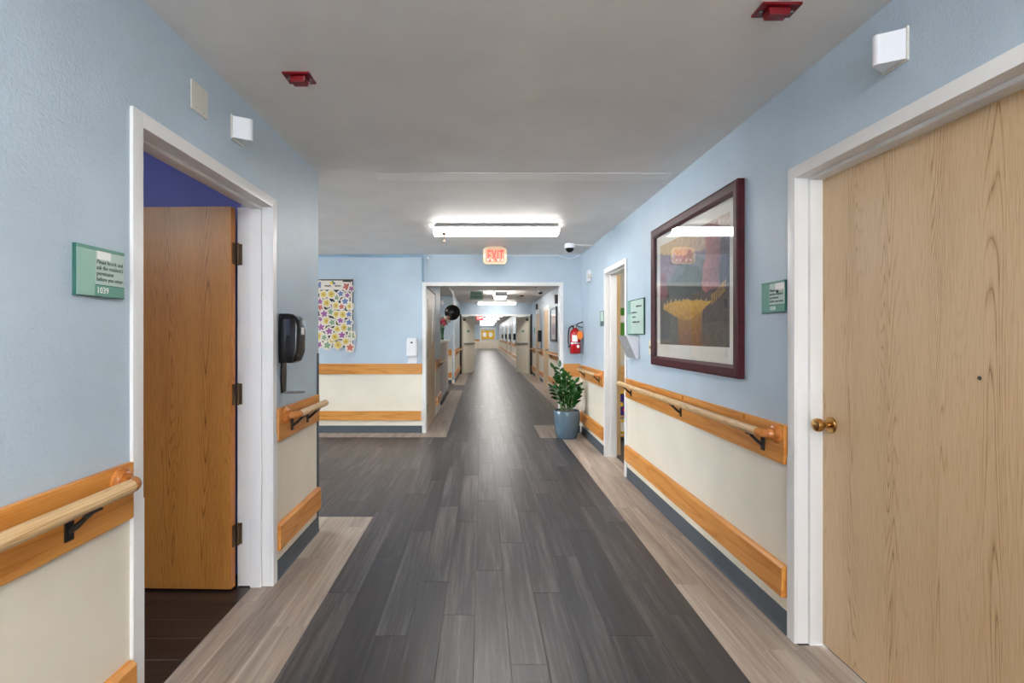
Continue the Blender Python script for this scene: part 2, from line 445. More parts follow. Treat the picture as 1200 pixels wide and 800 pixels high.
# the rest of the boards, too far off to tell apart: joined
def plank_field(rects, m, name='plank_field'):
    mb = MB()
    for x0, x1, y0, y1, wid in rects:
        n = max(1, round((x1 - x0) / wid))
        for i in range(n):
            a, b = x0 + (x1 - x0) * i / n, x0 + (x1 - x0) * (i + 1) / n
            y = y0 - random.random() * L
            while y < y1:
                s, e = max(y, y0), min(y + L, y1); y += L
                if e - s > .02: mb.box(a + .0008, b - .0008, s + .0008, e - .0008, -.004, 0)
    o = mb.build(name, M[m], floor, org=(0, 0, 0)); o['kind'] = 'stuff'
    return o
plank_field([(-.475, 1.36, Y1, 52, .153), (-.77, -.475, 12.4, 13.75, .15), (-4, -.77, 12.1, 14.2, .15), (-.80, 1.03, -6, Y0, .15), (-8, -3.335, 3.5, 7.0, .155), (1.48, 3.4, 3.1, 6.88, .15)], 'dark_vinyl_far', 'dark_plank_field')
plank_field([(-.77, -.475, Y1, 12.4, .147), (-.77, -.475, 13.75, 52, .147), (1.36, 1.72, Y1, 52, .18), (1.03, 1.36, -6, Y0, .165), (-1.12, -.80, -6, Y0, .16)], 'light_vinyl_far', 'pale_plank_field')
plank_field([(-5, -3, -.6, 2.85, .15), (-3, -1.29, -.6, 1.5, .15)], 'room_vinyl', 'brown_plank_field')

# ------------------------------------------------------------------ door frames
def frame_side(x, s, y0, y1, label, H=2.01, face=.05, depth=.11, stop=.047, mat='white_trim', cover=False, n=[0]):
    """steel frame in a wall along y; x the wall's face, s = -1 when the corridor lies towards -x, y0..y1 the clear opening"""
    n[0] += 1
    mb = MB()
    f0, f1 = sorted((x + s * .012, x - s * .0))
    def X(a, b): return sorted((x - s * a, x - s * b))
    fx = X(-.012, .0)
    # casing round the opening
    mb.box(*fx, y0 - face, y0, 0, H + face); mb.box(*fx, y1, y1 + face, 0, H + face); mb.box(*fx, y0, y1, H, H + face)
    # reveal and stop
    r = X(0, stop); t = X(stop, depth)
    mb.box(*r, y0 - .024, y0, 0, H + .024); mb.box(*r, y1, y1 + .024, 0, H + .024); mb.box(*r, y0, y1, H, H + .024)
    mb.box(*t, y0 - .024, y0 + .014, 0, H + .024); mb.box(*t, y1 - .014, y1 + .024, 0, H + .024); mb.box(*t, y0 + .014, y1 - .014, H - .014, H + .024)
    t = struct(mb.build('trim_%d' % n[0], M[mat], bevel=.0025, smooth=True), label, 'door frame')
    if cover:
        for a, b in ((y0 - face, y0), (y1, y1 + face)):
            MB().box(*X(-.0138, -.0122), a - .0012, b + .0012, .001, .80).build('jamb_cover', M[mat], t, bevel=.0006)
    return t
frame_side(-1.12, 1, 1.676, 2.715, 'white steel door frame around the open brown door', depth=.105, cover=True)
# deep hinge rabbet of that frame
struct(MB().box(-1.30, -1.225, 2.722, 2.739, 0, 2.01).build('trim_1', M['white_trim']), 'white hinge rabbet strip beside the brown door', 'door frame')
frame_side(1.36, -1, 1.09, 2.21, 'white steel door frame around the closed limed oak door', depth=.102, cover=True)
frame_side(1.36, -1, 4.85, 5.62, 'white door frame of the play room past the painting', depth=.115, cover=True)
mb = MB()
for yy, d in ((7.0, .012),):
    a, b, H, f = -.767, 1.06, 2.007, .05
    mb.box(a - f, a, 6.988, 7.0, 0, H + f); mb.box(b, b + f, 6.988, 7.0, 0, H + f); mb.box(a, b, 6.988, 7.0, H, H + f)
    mb.box(a - .024, a, 7.0, 7.15, 0, H + .024); mb.box(b, b + .024, 7.0, 7.15, 0, H + .024); mb.box(a, b, 7.0, 7.15, H, H + .024)
struct(mb.build('trim_4', M['white_trim'], bevel=.002, smooth=True), 'wide white frame of the doorway into the long corridor', 'door frame')

def window(n, fr, W, H, label):
    t = thing('window_%d' % n, label, 'window', fr((0, 0, 0)), kind='structure')
    a = W / 2
    b = MB(fr); b.box(-a, a, 0, .05, -.1, 0); b.box(-a, a, H - .05, H, -.1, 0); b.box(-a, -a + .05, .05, H - .05, -.1, 0); b.box(a - .05, a, .05, H - .05, -.1, 0); b.box(-.025, .025, .05, H - .05, -.09, -.01)
    b.build('window_frame', M['white_trim'], t)
    for sg in (-1, 1): MB(fr).box(*sorted((sg * .025, sg * (a - .05))), .05, H - .05, -.052, -.048).build('pane', M['glass'], t)
window(1, Fr((-8, 5.25, .7), (0, 1, 0), (0, 0, 1), (1, 0, 0)), 3.0, 1.55, 'daylight window at the end of the side hall')
window(2, Fr((.1, -6, .6), (-1, 0, 0), (0, 0, 1), (0, 1, 0)), 1.8, 1.6, 'unseen window added behind the viewer for fill daylight')  # added out of view; flat fill for surfaces facing the camera

# ------------------------------------------------------------------ door leaves
d1 = thing('door_1', 'brown oak door standing open into the resident room', 'door', (-1.305, 2.70, 0), kind='structure')
d1fr = Fr((-1.305, 2.66, 0), (-math.cos(math.radians(1.6)), math.sin(math.radians(1.6)), 0), (0, 0, 1), (math.sin(math.radians(1.6)), math.cos(math.radians(1.6)), 0))
MB(d1fr).box(.004, 1.06, .012, 2.0, 0, .044).build('leaf', M['door_oak'], d1)
MB(d1fr).box(0, .0038, .012, 2.0, 0, .044).build('edge_band', M['door_edge'], d1)['label'] = 'orange worn edge band of the door leaf'
for z in (.28, 1.02, 1.76):
    h = MB().box(-1.304, -1.298, 2.672, 2.7, z - .055, z + .055).box(-1.297, -1.275, 2.716, 2.7215, z - .055, z + .055)
    h.lathe([(.007, -.058), (.007, .058)], (-1.292, 2.709, z), seg=10)
    h.build('hinge', M['dark_bronze'], d1)
d2 = thing('door_2', 'closed limed oak door with small brass knob', 'door', (1.485, 1.65, 0), kind='structure')
MB().box(1.463, 1.507, 1.10, 2.204, .01, 2.0).build('leaf', M['door_light'], d2)
k = MB().lathe([(.034, 0), (.034, .004), (.03, .009), (.012, .012), (.011, .03), (.017, .036), (.026, .045), (.029, .056), (.026, .068), (.016, .074), (.001, .076)], (1.4629, 2.145, .955), (-1, 0, 0), 28)
k.build('knob', M['bronze'], d2, smooth=True)['label'] = 'round brass knob'
MB().lathe([(.006, 0), (.006, .002), (.001, .0025)], (1.4628, 1.505, 1.205), (-1, 0, 0), 10).build('peg', M['dark_iron'], d2)

# ------------------------------------------------------------------ handrails, wall guards, base boards
def handrail(x, s, board, rail, brackets, label, ends=('free', 'free'), zc=.885, plugs=(), group=None, far=False, b_z=(.755, .932)):
    """x the wall's face, s = +1 when the corridor lies towards +x"""
    t = thing('handrail', label, 'handrail', (x, (board[0] + board[1]) / 2, .75), group)
    X = lambda d: x + s * d
    b = MB(); bx = sorted((X(.001), X(.020)))
    b.box(*bx, board[0], board[1], *b_z)
    b.build('backboard', M['oak_y'], t, bevel=.004)
    rx, r = X(.083), .0205
    y0, y1 = rail
    seg = 8 if far else 16
    pts = []
    c0 = y0 + (.05 if ends[0] == 'return' else 0); c1 = y1 - (.05 if ends[1] == 'return' else 0)
    rr = []
    if ends[0] == 'free':
        for a in (0, .35, .7, 1): pts.append((rx, y0 + .02 * a, zc)); rr.append(r * (.35 + .65 * math.sin(a * PI / 2)))
    else: pts.append((rx, c0, zc)); rr.append(r)
    n = 2 if far else 8
    for k_ in range(1, n): pts.append((rx, c0 + (c1 - c0) * k_ / n, zc)); rr.append(r)
    if ends[1] == 'free':
        for a in (1, .7, .35, 0): pts.append((rx, y1 - .02 * a, zc)); rr.append(r * (.35 + .65 * math.sin(a * PI / 2)))
    else: pts.append((rx, c1, zc)); rr.append(r)
    MB().tube(pts, rr, seg).build('rail', M['rail_worn'], t, smooth=True)
    for e, yc, sg in ((ends[0], c0, -1), (ends[1], c1, 1)):
        if e != 'return': continue
        q = [(rx, yc, zc)]
        for k_ in range(1, 7):
            a = k_ / 6 * PI / 2
            q.append((rx - s * .045 * (1 - math.cos(a)), yc + sg * .045 * math.sin(a), zc))
        q.append((X(.03), yc + sg * .045, zc))
        MB().tube(q, r * 1.01, seg).build('rail_return', M['oak_red'], t, smooth=True)
        MB().lathe([(.044, 0), (.044, .008), (.038, .014), (.036, .016), (.034, .02), (.028, .024), (.022, .026)], (X(.0202), yc + sg * .045, zc), (s, 0, 0), 28).build('rosette', M['oak_red'], t, smooth=True)
    for yb in brackets:
        k_ = MB()
        k_.box(*sorted((X(.0205), X(.0255))), yb - .014, yb + .014, zc - .10, zc - .02)
        k_.tube([(X(.024), yb, zc - .075), (X(.045), yb, zc - .06), (X(.068), yb, zc - .038), (rx, yb, zc - r - .003)], [.008, .008, .007, .008], 8)
        k_.box(*sorted((X(.072), X(.094))), yb - .026, yb + .026, zc - r - .005, zc - r + .001)
        k_.build('bracket', M['dark_iron'], t)
    for yp, zp in plugs:
        MB().lathe([(.011, 0), (.011, .002), (.008, .003)], (X(.0201), yp, zp), (s, 0, 0), 14).build('screw_plug', M['oak_red'], t)
    return t
def guard(x, s, y0, y1, label, z=(.165, .305), group=None):
    X = lambda d: x + s * d
    o = MB(Fr((0, 0, 0), (1, 0, 0), (0, 0, 1), (0, 1, 0))).prism([(X(.001), z[0]), (X(.03), z[0]), (X(.03), z[1] - .012), (X(.018), z[1]), (X(.001), z[1])], y0, y1).build('wall_guard', M['oak_y'], bevel=.002)
    return tag(o, label, 'wall guard', group)
def board_front(x0, x1, y, z0, z1, label, th=.02, name='wall_guard', cat='wall guard', m='oak_x'):
    return tag(MB().box(x0, x1, y - th, y - .001, z0, z1).build(name, M[m], bevel=.003), label, cat)
def base_side(side, x, s, y0, y1, label):
    X = lambda d: x + s * d
    o = MB(Fr((0, 0, 0), (1, 0, 0), (0, 0, 1), (0, 1, 0))).prism([(X(.0005), .0005), (X(.014), .0005), (X(.008), .012), (X(.006), .096), (X(.004), .1), (X(.0005), .1)], y0, y1).build('baseboard_' + side, M['rubber'])
    return struct(o, label, 'baseboard')
def base_front(x0, x1, y, label, side='back'):
    return struct(MB().box(x0, x1, y - .008, y - .0005, .0005, .1).build('baseboard_' + side, M['rubber']), label, 'baseboard')

handrail(-1.12, 1, (-2.2, 1.618), (-2.1, 1.56), (-.6, .4, 1.36), 'worn oak handrail below the room number sign by the open doorway', ('return', 'return'))
handrail(-1.12, 1, (2.772, 3.468), (2.86, 3.41), (2.96, 3.22), 'short oak handrail under the black dispenser', ('return', 'free'))
handrail(1.36, -1, (2.275, 4.79), (2.32, 4.80), (2.44, 3.45, 4.6), 'long worn oak handrail below the framed painting', ('return', 'free'), plugs=((2.62, .915), (3.42, .915), (4.6, .915)))
handrail(1.36, -1, (5.69, 6.965), (5.74, 6.86), (5.85, 6.7), 'oak handrail between the play room frame and the fire extinguisher', ('return', 'free'))
guard(-1.12, 1, -2.2, 1.618, 'oak wall guard low on the wall under the room number sign')
guard(-1.12, 1, 2.772, 3.468, 'short low oak wall guard below the black dispenser')
guard(1.36, -1, 2.275, 4.79, 'long low oak wall guard below the framed painting')
guard(1.36, -1, 5.69, 6.965, 'low oak wall guard behind the potted plant on the side wall')
base_side('left', -1.12, 1, -6, 1.618, 'dark rubber base under the wall with the room number sign')
base_side('left', -1.12, 1, 2.772, 3.49, 'short dark rubber base below the black dispenser')
base_side('right', 1.36, -1, 2.268, 4.79, 'long dark rubber base below the framed painting')
base_side('right', 1.36, -1, 5.69, 6.985, 'dark rubber base beside the potted plant')
board_front(-8, -.82, 7.0, .805, .945, 'long oak board along the end wall under the white dispenser')
board_front(-8, -.835, 7.0, .175, .30, 'low oak board along the end wall just above the dark base', th=.03)
board_front(1.112, 1.335, 7.0, .77, .945, 'short oak board under the fire extinguisher')
board_front(1.112, 1.325, 7.0, .165, .305, 'short low oak board behind the potted plant', th=.03)
base_front(-8, -.82, 7.0, 'dark rubber base of the end wall under the paper leaf board')
base_front(1.112, 1.34, 7.0, 'short dark rubber base behind the potted plant')
tag(MB().box(-1.119, -1.116, 3.464, 3.503, .1, 1.21).box(-1.16, -1.116, 3.5005, 3.503, .1, 1.21).build('corner_guard', M['rubber']), 'thin dark corner guard on the wall edge by the short handrail', 'corner guard')

# ------------------------------------------------------------------ lights
def fixture(loc, label, length=1.28, wide=.25, along='x', lens='lamp', chain=False, group=None, h=.085):
    x, y = loc
    t = thing('ceiling_light', label, 'ceiling light', (x, y, CEIL), group)
    fr = Fr((x, y, CEIL), (1, 0, 0), (0, 1, 0), (0, 0, 1)) if along == 'x' else Fr((x, y, CEIL), (0, 1, 0), (-1, 0, 0), (0, 0, 1))
    a, b = length / 2, wide / 2
    MB(fr).box(-a + .02, a - .02, -b - .004, b + .004, -.030, -.006).box(-a + .05, a - .05, -b + .03, b - .03, -.0055, -.0005).build('housing', M['grey_metal'], t)
    prof = [(-b, -.031), (-b + .03, -.052), (-b + .04, -h + .010), (-b + .06, -h), (b - .06, -h), (b - .04, -h + .010), (b - .03, -.052), (b, -.031)]
    m2 = MB(Fr(fr((0, 0, 0)), fr.u, fr.n, fr.r)).prism(prof, -a + .012, a - .012).build('lens', M[lens], t)
    for sg in (-1, 1):
        MB(Fr(fr((0, 0, 0)), fr.u, fr.n, fr.r)).prism([(u * 1.03, v * 1.03 if v < -.04 else v) for u, v in prof], *sorted((sg * (a - .0115), sg * a))).build('end_cap', M['white_plastic'], t)
    if chain:
        MB(fr).lathe([(.02, -.03), (.02, 0)], (-.52 * length / 1.28, -b + .0, -h + .0), (0, 0, 1), 12).lathe([(.003, -.075), (.003, -.03)], (-.52, -b, -h), seg=6).lathe([(.012, -.1), (.014, -.088), (.005, -.075)], (-.52, -b, -h), seg=10).build('pull_chain', M['dark_bronze'], t)
    return t
fixture((.142, 5.22), 'wide fluorescent wrap light on the ceiling before the EXIT sign', chain=True)
fixture((.14, .1), 'unseen fluorescent wrap light added on the ceiling straight above the viewer', lens='lamp_near_added')  # added out of view to light the near walls
fixture((.14, -4.6), 'unseen fluorescent wrap light added on the ceiling behind the viewer', lens='lamp_near_added')  # added behind the camera for more light up close
fixture((-4.4, 5.2), 'unseen fluorescent wrap light added in the side hall', along='y')  # hidden round the corner, added for its light
fixture((-2.9, .5), 'unseen lamp added to brighten the resident room', length=.6, lens='lamp_room_added')  # added out of view to brighten the periwinkle walls
fixture((2.5, 5.0), 'unseen fluorescent wrap light added in the play room', length=.9, along='y', lens='lamp_side_added')  # unseen, put in to light the play room
fixture((.47, 13.2), 'short bright ceiling light nearest beyond the wide doorway', lens='lamp_far', length=1.1, wide=.36, along='y', h=.14)
fixture((.49, 16.9), 'long fluorescent light hung just before the blue header', lens='lamp_far', length=1.25, wide=.2)
fixture((-2.4, 11), 'unseen fluorescent light added over the nurse station', along='y', lens='lamp_side_added')  # unseen, put in to light the space behind the counter
for yy, lb in ((22, 'first'), (27.5, 'second'), (33, 'third'), (39, 'fourth'), (45, 'fifth'), (50, 'last')):
    fixture((.47, yy), 'ceiling light, %s one beyond the cream double doors' % lb, length=1.25, wide=.3, along='x', group='ceiling lights of the far corridor')

# ------------------------------------------------------------------ things on the near walls and the ceiling
def beacon(x, y, w_, d_, label):
    t = thing('ceiling_beacon', label, 'alarm beacon', (x, y, CEIL))
    MB().box(x - w_ / 2, x + w_ / 2, y - d_ / 2, y + d_ / 2, CEIL - .008, CEIL - .0005).build('base_plate', M['red_lens'], t)
    fr = Fr((x, y, CEIL - .0085), (1, 0, 0), (0, 1, 0), (0, 0, -1))
    b = MB(fr); a, c = w_ * .28, d_ * .30
    b.loft([[(-a, -c, 0), (a, -c, 0), (a, c, 0), (-a, c, 0)], [(-a * .9, -c * .85, .022), (a * .9, -c * .85, .022), (a * .9, c * .85, .022), (-a * .9, c * .85, .022)]])
    b.build('lens', M['red_lens'], t, bevel=.003)
    for sg in (-1, 1):
        MB(fr).box(sg * w_ * .4 - .004, sg * w_ * .4 + .004, -.004, .004, 0, .002).build('screw', M['steel'], t)
beacon(1.0, 1.74, .132, .075, 'dark red ceiling beacon near the closed limed oak door')
beacon(-.785, 2.2, .115, .095, 'dark red ceiling beacon near the open brown door')
def dome_light(fr, label):
    t = thing('call_light', label, 'call light', fr((0, 0, 0)))
    MB(fr).box(-.052, .052, -.055, .055, .0005, .008).build('wall_plate', M['offwhite'], t, bevel=.002)
    poly = []
    for k_ in range(9):
        a = -PI / 2 + PI * k_ / 8
        poly.append((.016 * math.sin(a), .06 + .016 * math.cos(a)))
    prof = [(-.047, .0082)] + poly + [(.047, .0082)]
    f2 = Fr(fr((0, -.048, 0)), fr.r, fr.n, -fr.u)
    MB(f2).prism(prof, -.097, 0).build('lens_cover', M['white_plastic'], t, smooth=True)
dome_light(FR(1.68, 2.262), 'white wedge shaped call light above the closed limed oak door')
dome_light(FL(2.33, 2.262), 'white wedge shaped call light above the open brown door')
t = thing('blank_plate', 'square off white blank cover plate above the open brown door', 'cover plate', FL(2.022, 2.26)((0, 0, 0)))
MB(FL(2.022, 2.26)).box(-.057, .057, -.056, .056, .0005, .006).build('plate', M['offwhite'], t, bevel=.0015)
for u in (-.028, .028):
    for v in (-.042, .042): MB(FL(2.022, 2.26)).lathe([(.003, .006), (.003, .007)], (u, v, 0), seg=8).build('screw', M['steel'], t)

def room_sign(fr, number, label, flip=False, W=.188, H=.143):
    """u=0 v=0 is the middle; flip puts the pale text panel's tall side strip as on the right wall"""
    t = thing('room_sign', label, 'sign', fr((0, -H / 2, 0)))
    a, b = W / 2, H / 2
    MB(fr).box(-a, a, -b, b, .0008, .011).build('backing', M['green_edge'], t)
    MB(fr).box(-a + .002, a - .002, b - .009, b - .001, .0112, .014).build('top_strip', M['green_dark'], t)
    MB(fr).box(-a + .002, -a + W * .36, -b + .002, b - .010, .0112, .0128).build('side_panel', M['green_mid' if not flip else 'green_dark'], t)
    MB(fr).box(-a + W * .36 + .001, a - .002, -b + .036, b - .010, .0112, .0128).build('text_panel', M['green_light'], t)
    MB(fr).box(-a + W * .36 + .001, a - .002, -b + .002, -b + .034, .0112, .0135).build('number_panel', M['green_dark'], t)
    f2 = Fr(fr((-a + W * .39, b - .047, .0129)), fr.r, fr.u, fr.n)
    text('Please knock and\nask the resident\'s\npermission\nbefore you enter.', .0175, f2, 'lettering', M['ink'], t, width=W * .575, gap=.95, depth=.0003)
    f3 = Fr(fr((-a + W * .385, -b + .011, .0136)), fr.r, fr.u, fr.n)
    text(number, .026, f3, 'room_number', M['paper'], t, width=.042, depth=.0004)
    if not flip:
        MB(fr).box(-a + W * .40, -a + W * .69, b - .034, b - .010, .0129, .0133).build('paper_tab', M['paper'], t)['label'] = 'blank white paper tab'
    else:
        MB(fr).box(a - .07, a - .002, b - .046, b - .010, .0129, .0135).build('paper_tab', M['paper'], t)
        MB(fr).lathe([(.007, .0136), (.007, .0165), (.003, .018)], (-a + W * .72, b - .048, 0), seg=14).build('magnet', M['ink'], t)['label'] = 'small black magnet'
    return t
room_sign(FL(1.491, 1.513), '1039', 'green room sign numbered 1039 on the wall beside the open doorway')
room_sign(FR(2.376, 1.508), '1038', 'small green room sign between the painting and the closed door', flip=True)

# black dispenser
fr = FL(2.87, 1.0)
t = thing('soap_dispenser', 'black wall dispenser with drip tray above the short handrail', 'dispenser', fr((0, 0, 0)))
def rring(u0, u1, w0, w1, v, r=.02, n=4):
    out = []
    for cx, cy, a0 in ((u1 - r, w1 - r, 0), (u0 + r, w1 - r, 90), (u0, w0, None), (u1, w0, None)):
        if a0 is None: out.append((cx, v, cy)); continue
        for k_ in range(n + 1):
            a = math.radians(a0 + 90 * k_ / n); out.append((cx + r * math.cos(a), v, cy + r * math.sin(a)))
    return out
b = MB(fr)
b.loft([rring(-.052, .052, .001, .075, .178), rring(-.056, .056, .001, .095, .19), rring(-.06, .06, .001, .112, .24), rring(-.06, .06, .001, .115, .36), rring(-.058, .058, .001, .108, .42), rring(-.05, .05, .001, .08, .445), rring(-.04, .04, .001, .05, .452)])
b.build('body', M['black'], t, smooth=True)
MB(fr).box(-.0605, -.0595, .33, .42, .03, .065).build('sight_window', M['smoked'], t)
MB(fr).box(-.018, .018, .335, .375, .1135, .1165).build('badge', M['white_plastic'], t)['label'] = 'small white badge'
b = MB(fr); b.loft([[(-.03, .178, .002), (.03, .178, .002), (.03, .178, .012), (-.03, .178, .012)], [(-.036, .09, .002), (.036, .09, .002), (.036, .09, .01), (-.036, .09, .01)], [(-.026, .01, .002), (.026, .01, .002), (.026, .01, .012), (-.026, .01, .012)]])
b.build('tray_arm', M['black'], t)
pts = [(.045 * math.cos(a), .012, .07 + .058 * math.sin(a)) for a in [PI * k_ / 12 * 2 for k_ in range(13)]]
b = MB(fr); b.tube(pts, .004, 6)
b.build('tray_rim', M['steel'], t, smooth=True)
MB(Fr(fr((0, .008, .07)), fr.r, fr.n, -fr.u)).prism([(.044 * math.cos(2 * PI * k_ / 20), .057 * math.sin(2 * PI * k_ / 20)) for k_ in range(20)], -.003, .001).build('drip_tray', M['grey_metal'], t)

# framed painting
def painting():
    y0, y1, z0, z1 = 2.65, 4.02, 1.105, 2.145
    fr = FR(y1, z0)          # u runs from the far edge towards the viewer
    W, H = y1 - y0, z1 - z0
    t = thing('framed_painting', 'large framed landscape painting under glass in dark mahogany frame', 'painting', fr((W / 2, 0, 0)))
    b = MB(fr); q = .068
    prof = [(0, .001), (0, .036), (.012, .04), (.05, .036), (q, .028), (q, .001)]
    corners = [(0, 0, 1, 1), (W, 0, -1, 1), (W, H, -1, -1), (0, H, 1, -1)]
    rings = [[(cx + sx * d, cy + sy * d, h) for d, h in prof] for cx, cy, sx, sy in corners]
    b.loft(rings + [rings[0]], cap=False)
    b.build('frame', M['mahogany'], t)
    MB(fr).box(q - .004, W - q + .004, q - .004, H - q + .004, .004, .010).build('mat_board', M['mat_board'], t)
    m = .072; u0, u1, v0, v1 = q + m, W - q - m, q + m + .02, H - q - m
    nx, ny = 160, 130
    vs = [fr((u0 + (u1 - u0) * i / nx, v0 + (v1 - v0) * j / ny, .0108)) for j in range(ny + 1) for i in range(nx + 1)]
    org = fr((W / 2, 0, 0))
    me = bpy.data.meshes.new('print')
    me.from_pydata([v - org for v in vs], [], [(j * (nx + 1) + i, j * (nx + 1) + i + 1, (j + 1) * (nx + 1) + i + 1, (j + 1) * (nx + 1) + i) for j in range(ny) for i in range(nx)])
    ca = me.color_attributes.new('print', 'FLOAT_COLOR', 'POINT')
    rnd = random.Random(5)
    def wob(x, s): return math.sin(x * 7.1 * s + s) * .5 + math.sin(x * 17.3 * s + 2 * s) * .3 + math.sin(x * 41 * s) * .2
    def mix(a, b, k): k = max(0, min(1, k)); return tuple(p + (r - p) * k for p, r in zip(a, b))
    cols = []
    for j in range(ny + 1):
        for i in range(nx + 1):
            u, v = i / nx, j / ny
            q_ = Vector((u * 9, v * 9, 1)); k_ = 2.6
            du, dv = nz.noise(q_), nz.noise(q_ + Vector((40, 3, 7)))
            u += .018 * du + .008 * nz.noise(q_ * 4); v += .018 * dv + .010 * nz.noise(q_ * 4 + Vector((9, 9, 9)))
            c = mix((232, 196, 130), (196, 170, 150), u * 1.2 + .1 * wob(v, 2))                      # sky
            if v < .90 - .16 * u + .03 * wob(u, 1.3): c = mix((158, 132, 150), (122, 116, 134), u)       # far ridge
            if v < .62 + .22 * max(0, 1 - abs(u - .50) / .34) + .02 * wob(u, 2): c = mix((96, 112, 112), (108, 112, 122), u)   # hill
            if v < .58 + .12 * max(0, 1 - abs(u - .5) / .25) + .05 * abs(wob(u, 3.3)): c = mix((62, 86, 72), (48, 66, 62), (wob(u, 5) + 1) / 2)   # fir trees
            if u < .13 + .03 * wob(v, 3) and .40 < v < .70: c = mix((160, 76, 92), (120, 60, 86), (wob(v, 4) + 1) / 2)
            if abs(u - .80 - .03 * wob(v, 2.2)) < .11 - .05 * (v - .5) and .36 < v < .99: c = mix((186, 104, 98), (136, 70, 84), (u - .72) * 6 + .3 * wob(v, 4))
            if u > .90 and v < .84: c = mix((72, 70, 104), (60, 56, 84), v)
            if v < .45 + .02 * wob(u, 2): c = mix((82, 62, 54), (66, 62, 84), u * 1.1)  # dark ground
            top = .385 + .025 * math.sin(u * 5)
            lo = .36 - .13 * math.sin(PI * min(1, max(0, (u - .06) / .74)))
            if .06 < u < .80 and lo < v < top: c = mix((236, 184, 52), (206, 146, 36), (top - v) * 5)
            if .80 <= u < .96 and abs(v - .38 - (u - .8) * .5) < .045: c = mix((206, 160, 50), (70, 66, 84), ((u * 40) % 1 > .5) * .8)
            if .33 < u < .68 + .06 * (.3 - v) and v <= lo: c = mix((178, 126, 42), (140, 84, 34), (lo - v) * 5 + .2 * wob(u, 6))
            if v <= lo and .10 < u <= .33: c = mix((92, 92, 92), (112, 112, 108), (u - .1) * 4)
            if v < .2 and u > .68: c = mix(c, (104, 100, 84), .7)
            if abs(v - top - .010) < .012 + .008 * math.sin(u * 90) and .05 < u < .80 and (u * 15) % 1 < .26: c = (244, 222, 176)
            g = rnd.uniform(-7, 7) + 26 * nz.noise(Vector((u * 30, v * 30, 5)))
            cols += [*lin(tuple(max(0, min(255, x * .84 + g)) for x in c)), 1]
    ca.data.foreach_set('color', cols)
    me.materials.append(M['art'])
    link('print', me, org, t)['label'] = 'printed autumn landscape with a golden field'
    MB(fr).box(q - .003, W - q + .003, q - .003, H - q + .003, .0225, .0245).build('glass', M['glass'], t)
painting()

# light switch, file holder, large sign, detector, small sign
fr = FR(4.12, 1.235); t = thing('light_switch', 'ivory light switch beside the dark painting frame', 'switch', fr((0, 0, 0)))
MB(fr).box(-.036, .036, -.058, .058, .0005, .006).build('plate', M['ivory'], t, bevel=.002)
MB(fr).box(-.006, .006, -.012, .012, .0062, .017).build('toggle', M['ivory'], t)
fr = FR(4.5, 1.492); t = thing('notice_sign', 'large pale green glass sign with small dark lines by the play room frame', 'sign', fr((0, -.155, 0)))
MB(fr).box(-.235, .235, -.155, .155, .0008, .012).build('backing', M['green_edge'], t)
MB(fr).box(-.233, .225, -.147, .148, .0122, .0135).build('face', M['green_light'], t)
MB(fr).box(-.233, -.14, .03, .15, .0136, .0145).build('corner_panel', M['green_dark'], t)
MB(fr).box(-.233, -.14, -.147, .028, .0136, .0142).build('side_panel', M['green_mid'], t)
for u, v, ln in ((.02, .085, .15), (-.125, .035, .16), (-.09, -.005, .10), (-.085, -.05, .20)):
    b = MB(fr); x = u; r_ = random.Random(int(u * 1000))
    while x < u + ln:
        wd = r_.uniform(.006, .016); hh = r_.uniform(.009, .016)
        b.box(x, x + wd, v, v + hh, .0137, .0143); x += wd + .004
    b.build('text_line', M['ink'], t)
fr = FR(4.56, 1.23, 1.36); t = thing('file_holder', 'grey metal wall file holder jutting out under the green glass sign', 'file holder', fr((0, -.1, 0)))
MB(fr).box(-.13, .13, -.10, .09, .0006, .003).build('back_plate', M['grey_metal'], t)
b = MB(fr)
b.loft([[(-.13, -.10, .03), (.13, -.10, .03), (.13, -.10, .034), (-.13, -.10, .034)], [(-.13, .10, .115), (.13, .10, .115), (.13, .10, .119), (-.13, .10, .119)]])
b.build('front_plate', M['grey_metal'], t)
for u0, u1 in ((-.13, -.127), (.127, .13)):
    b = MB(Fr(fr((u0, 0, 0)), fr.n, fr.u, -fr.r)); b.prism([(.003, -.10), (.03, -.10), (.115, .10), (.003, .09)], -(u1 - u0), 0); b.build('side_plate', M['white_plastic'], t)
MB(fr).box(-.127, .127, -.10, -.097, .003, .03).build('bottom_plate', M['grey_metal'], t)
MB(fr).lathe([(.007, 0), (.007, .003)], (.06, .0, .078), (0, -.39, .92), 10).build('rivet', M['white_plastic'], t)
fr = FR(6.42, 2.075); t = thing('motion_detector', 'white wall detector box high between the camera and the play room frame', 'detector', fr((0, 0, 0)))
MB(fr).box(-.09, .03, -.07, .075, .0006, .035).build('body', M['white_plastic'], t, bevel=.006)
MB(fr).box(.031, .08, -.03, .02, .0006, .045).build('horn', M['offwhite'], t, bevel=.004)
fr = FR(5.78, 1.52); t = thing('small_sign', 'small green room sign past the play room frame', 'sign', fr((0, -.06, 0)))
MB(fr).box(-.09, .09, -.085, .085, .0008, .01).build('backing', M['green_edge'], t)
MB(fr).box(-.05, .085, -.03, .08, .0102, .012).build('text_panel', M['green_light'], t)
MB(fr).box(-.085, -.055, -.08, .08, .0102, .012).build('side_panel', M['green_dark'], t)

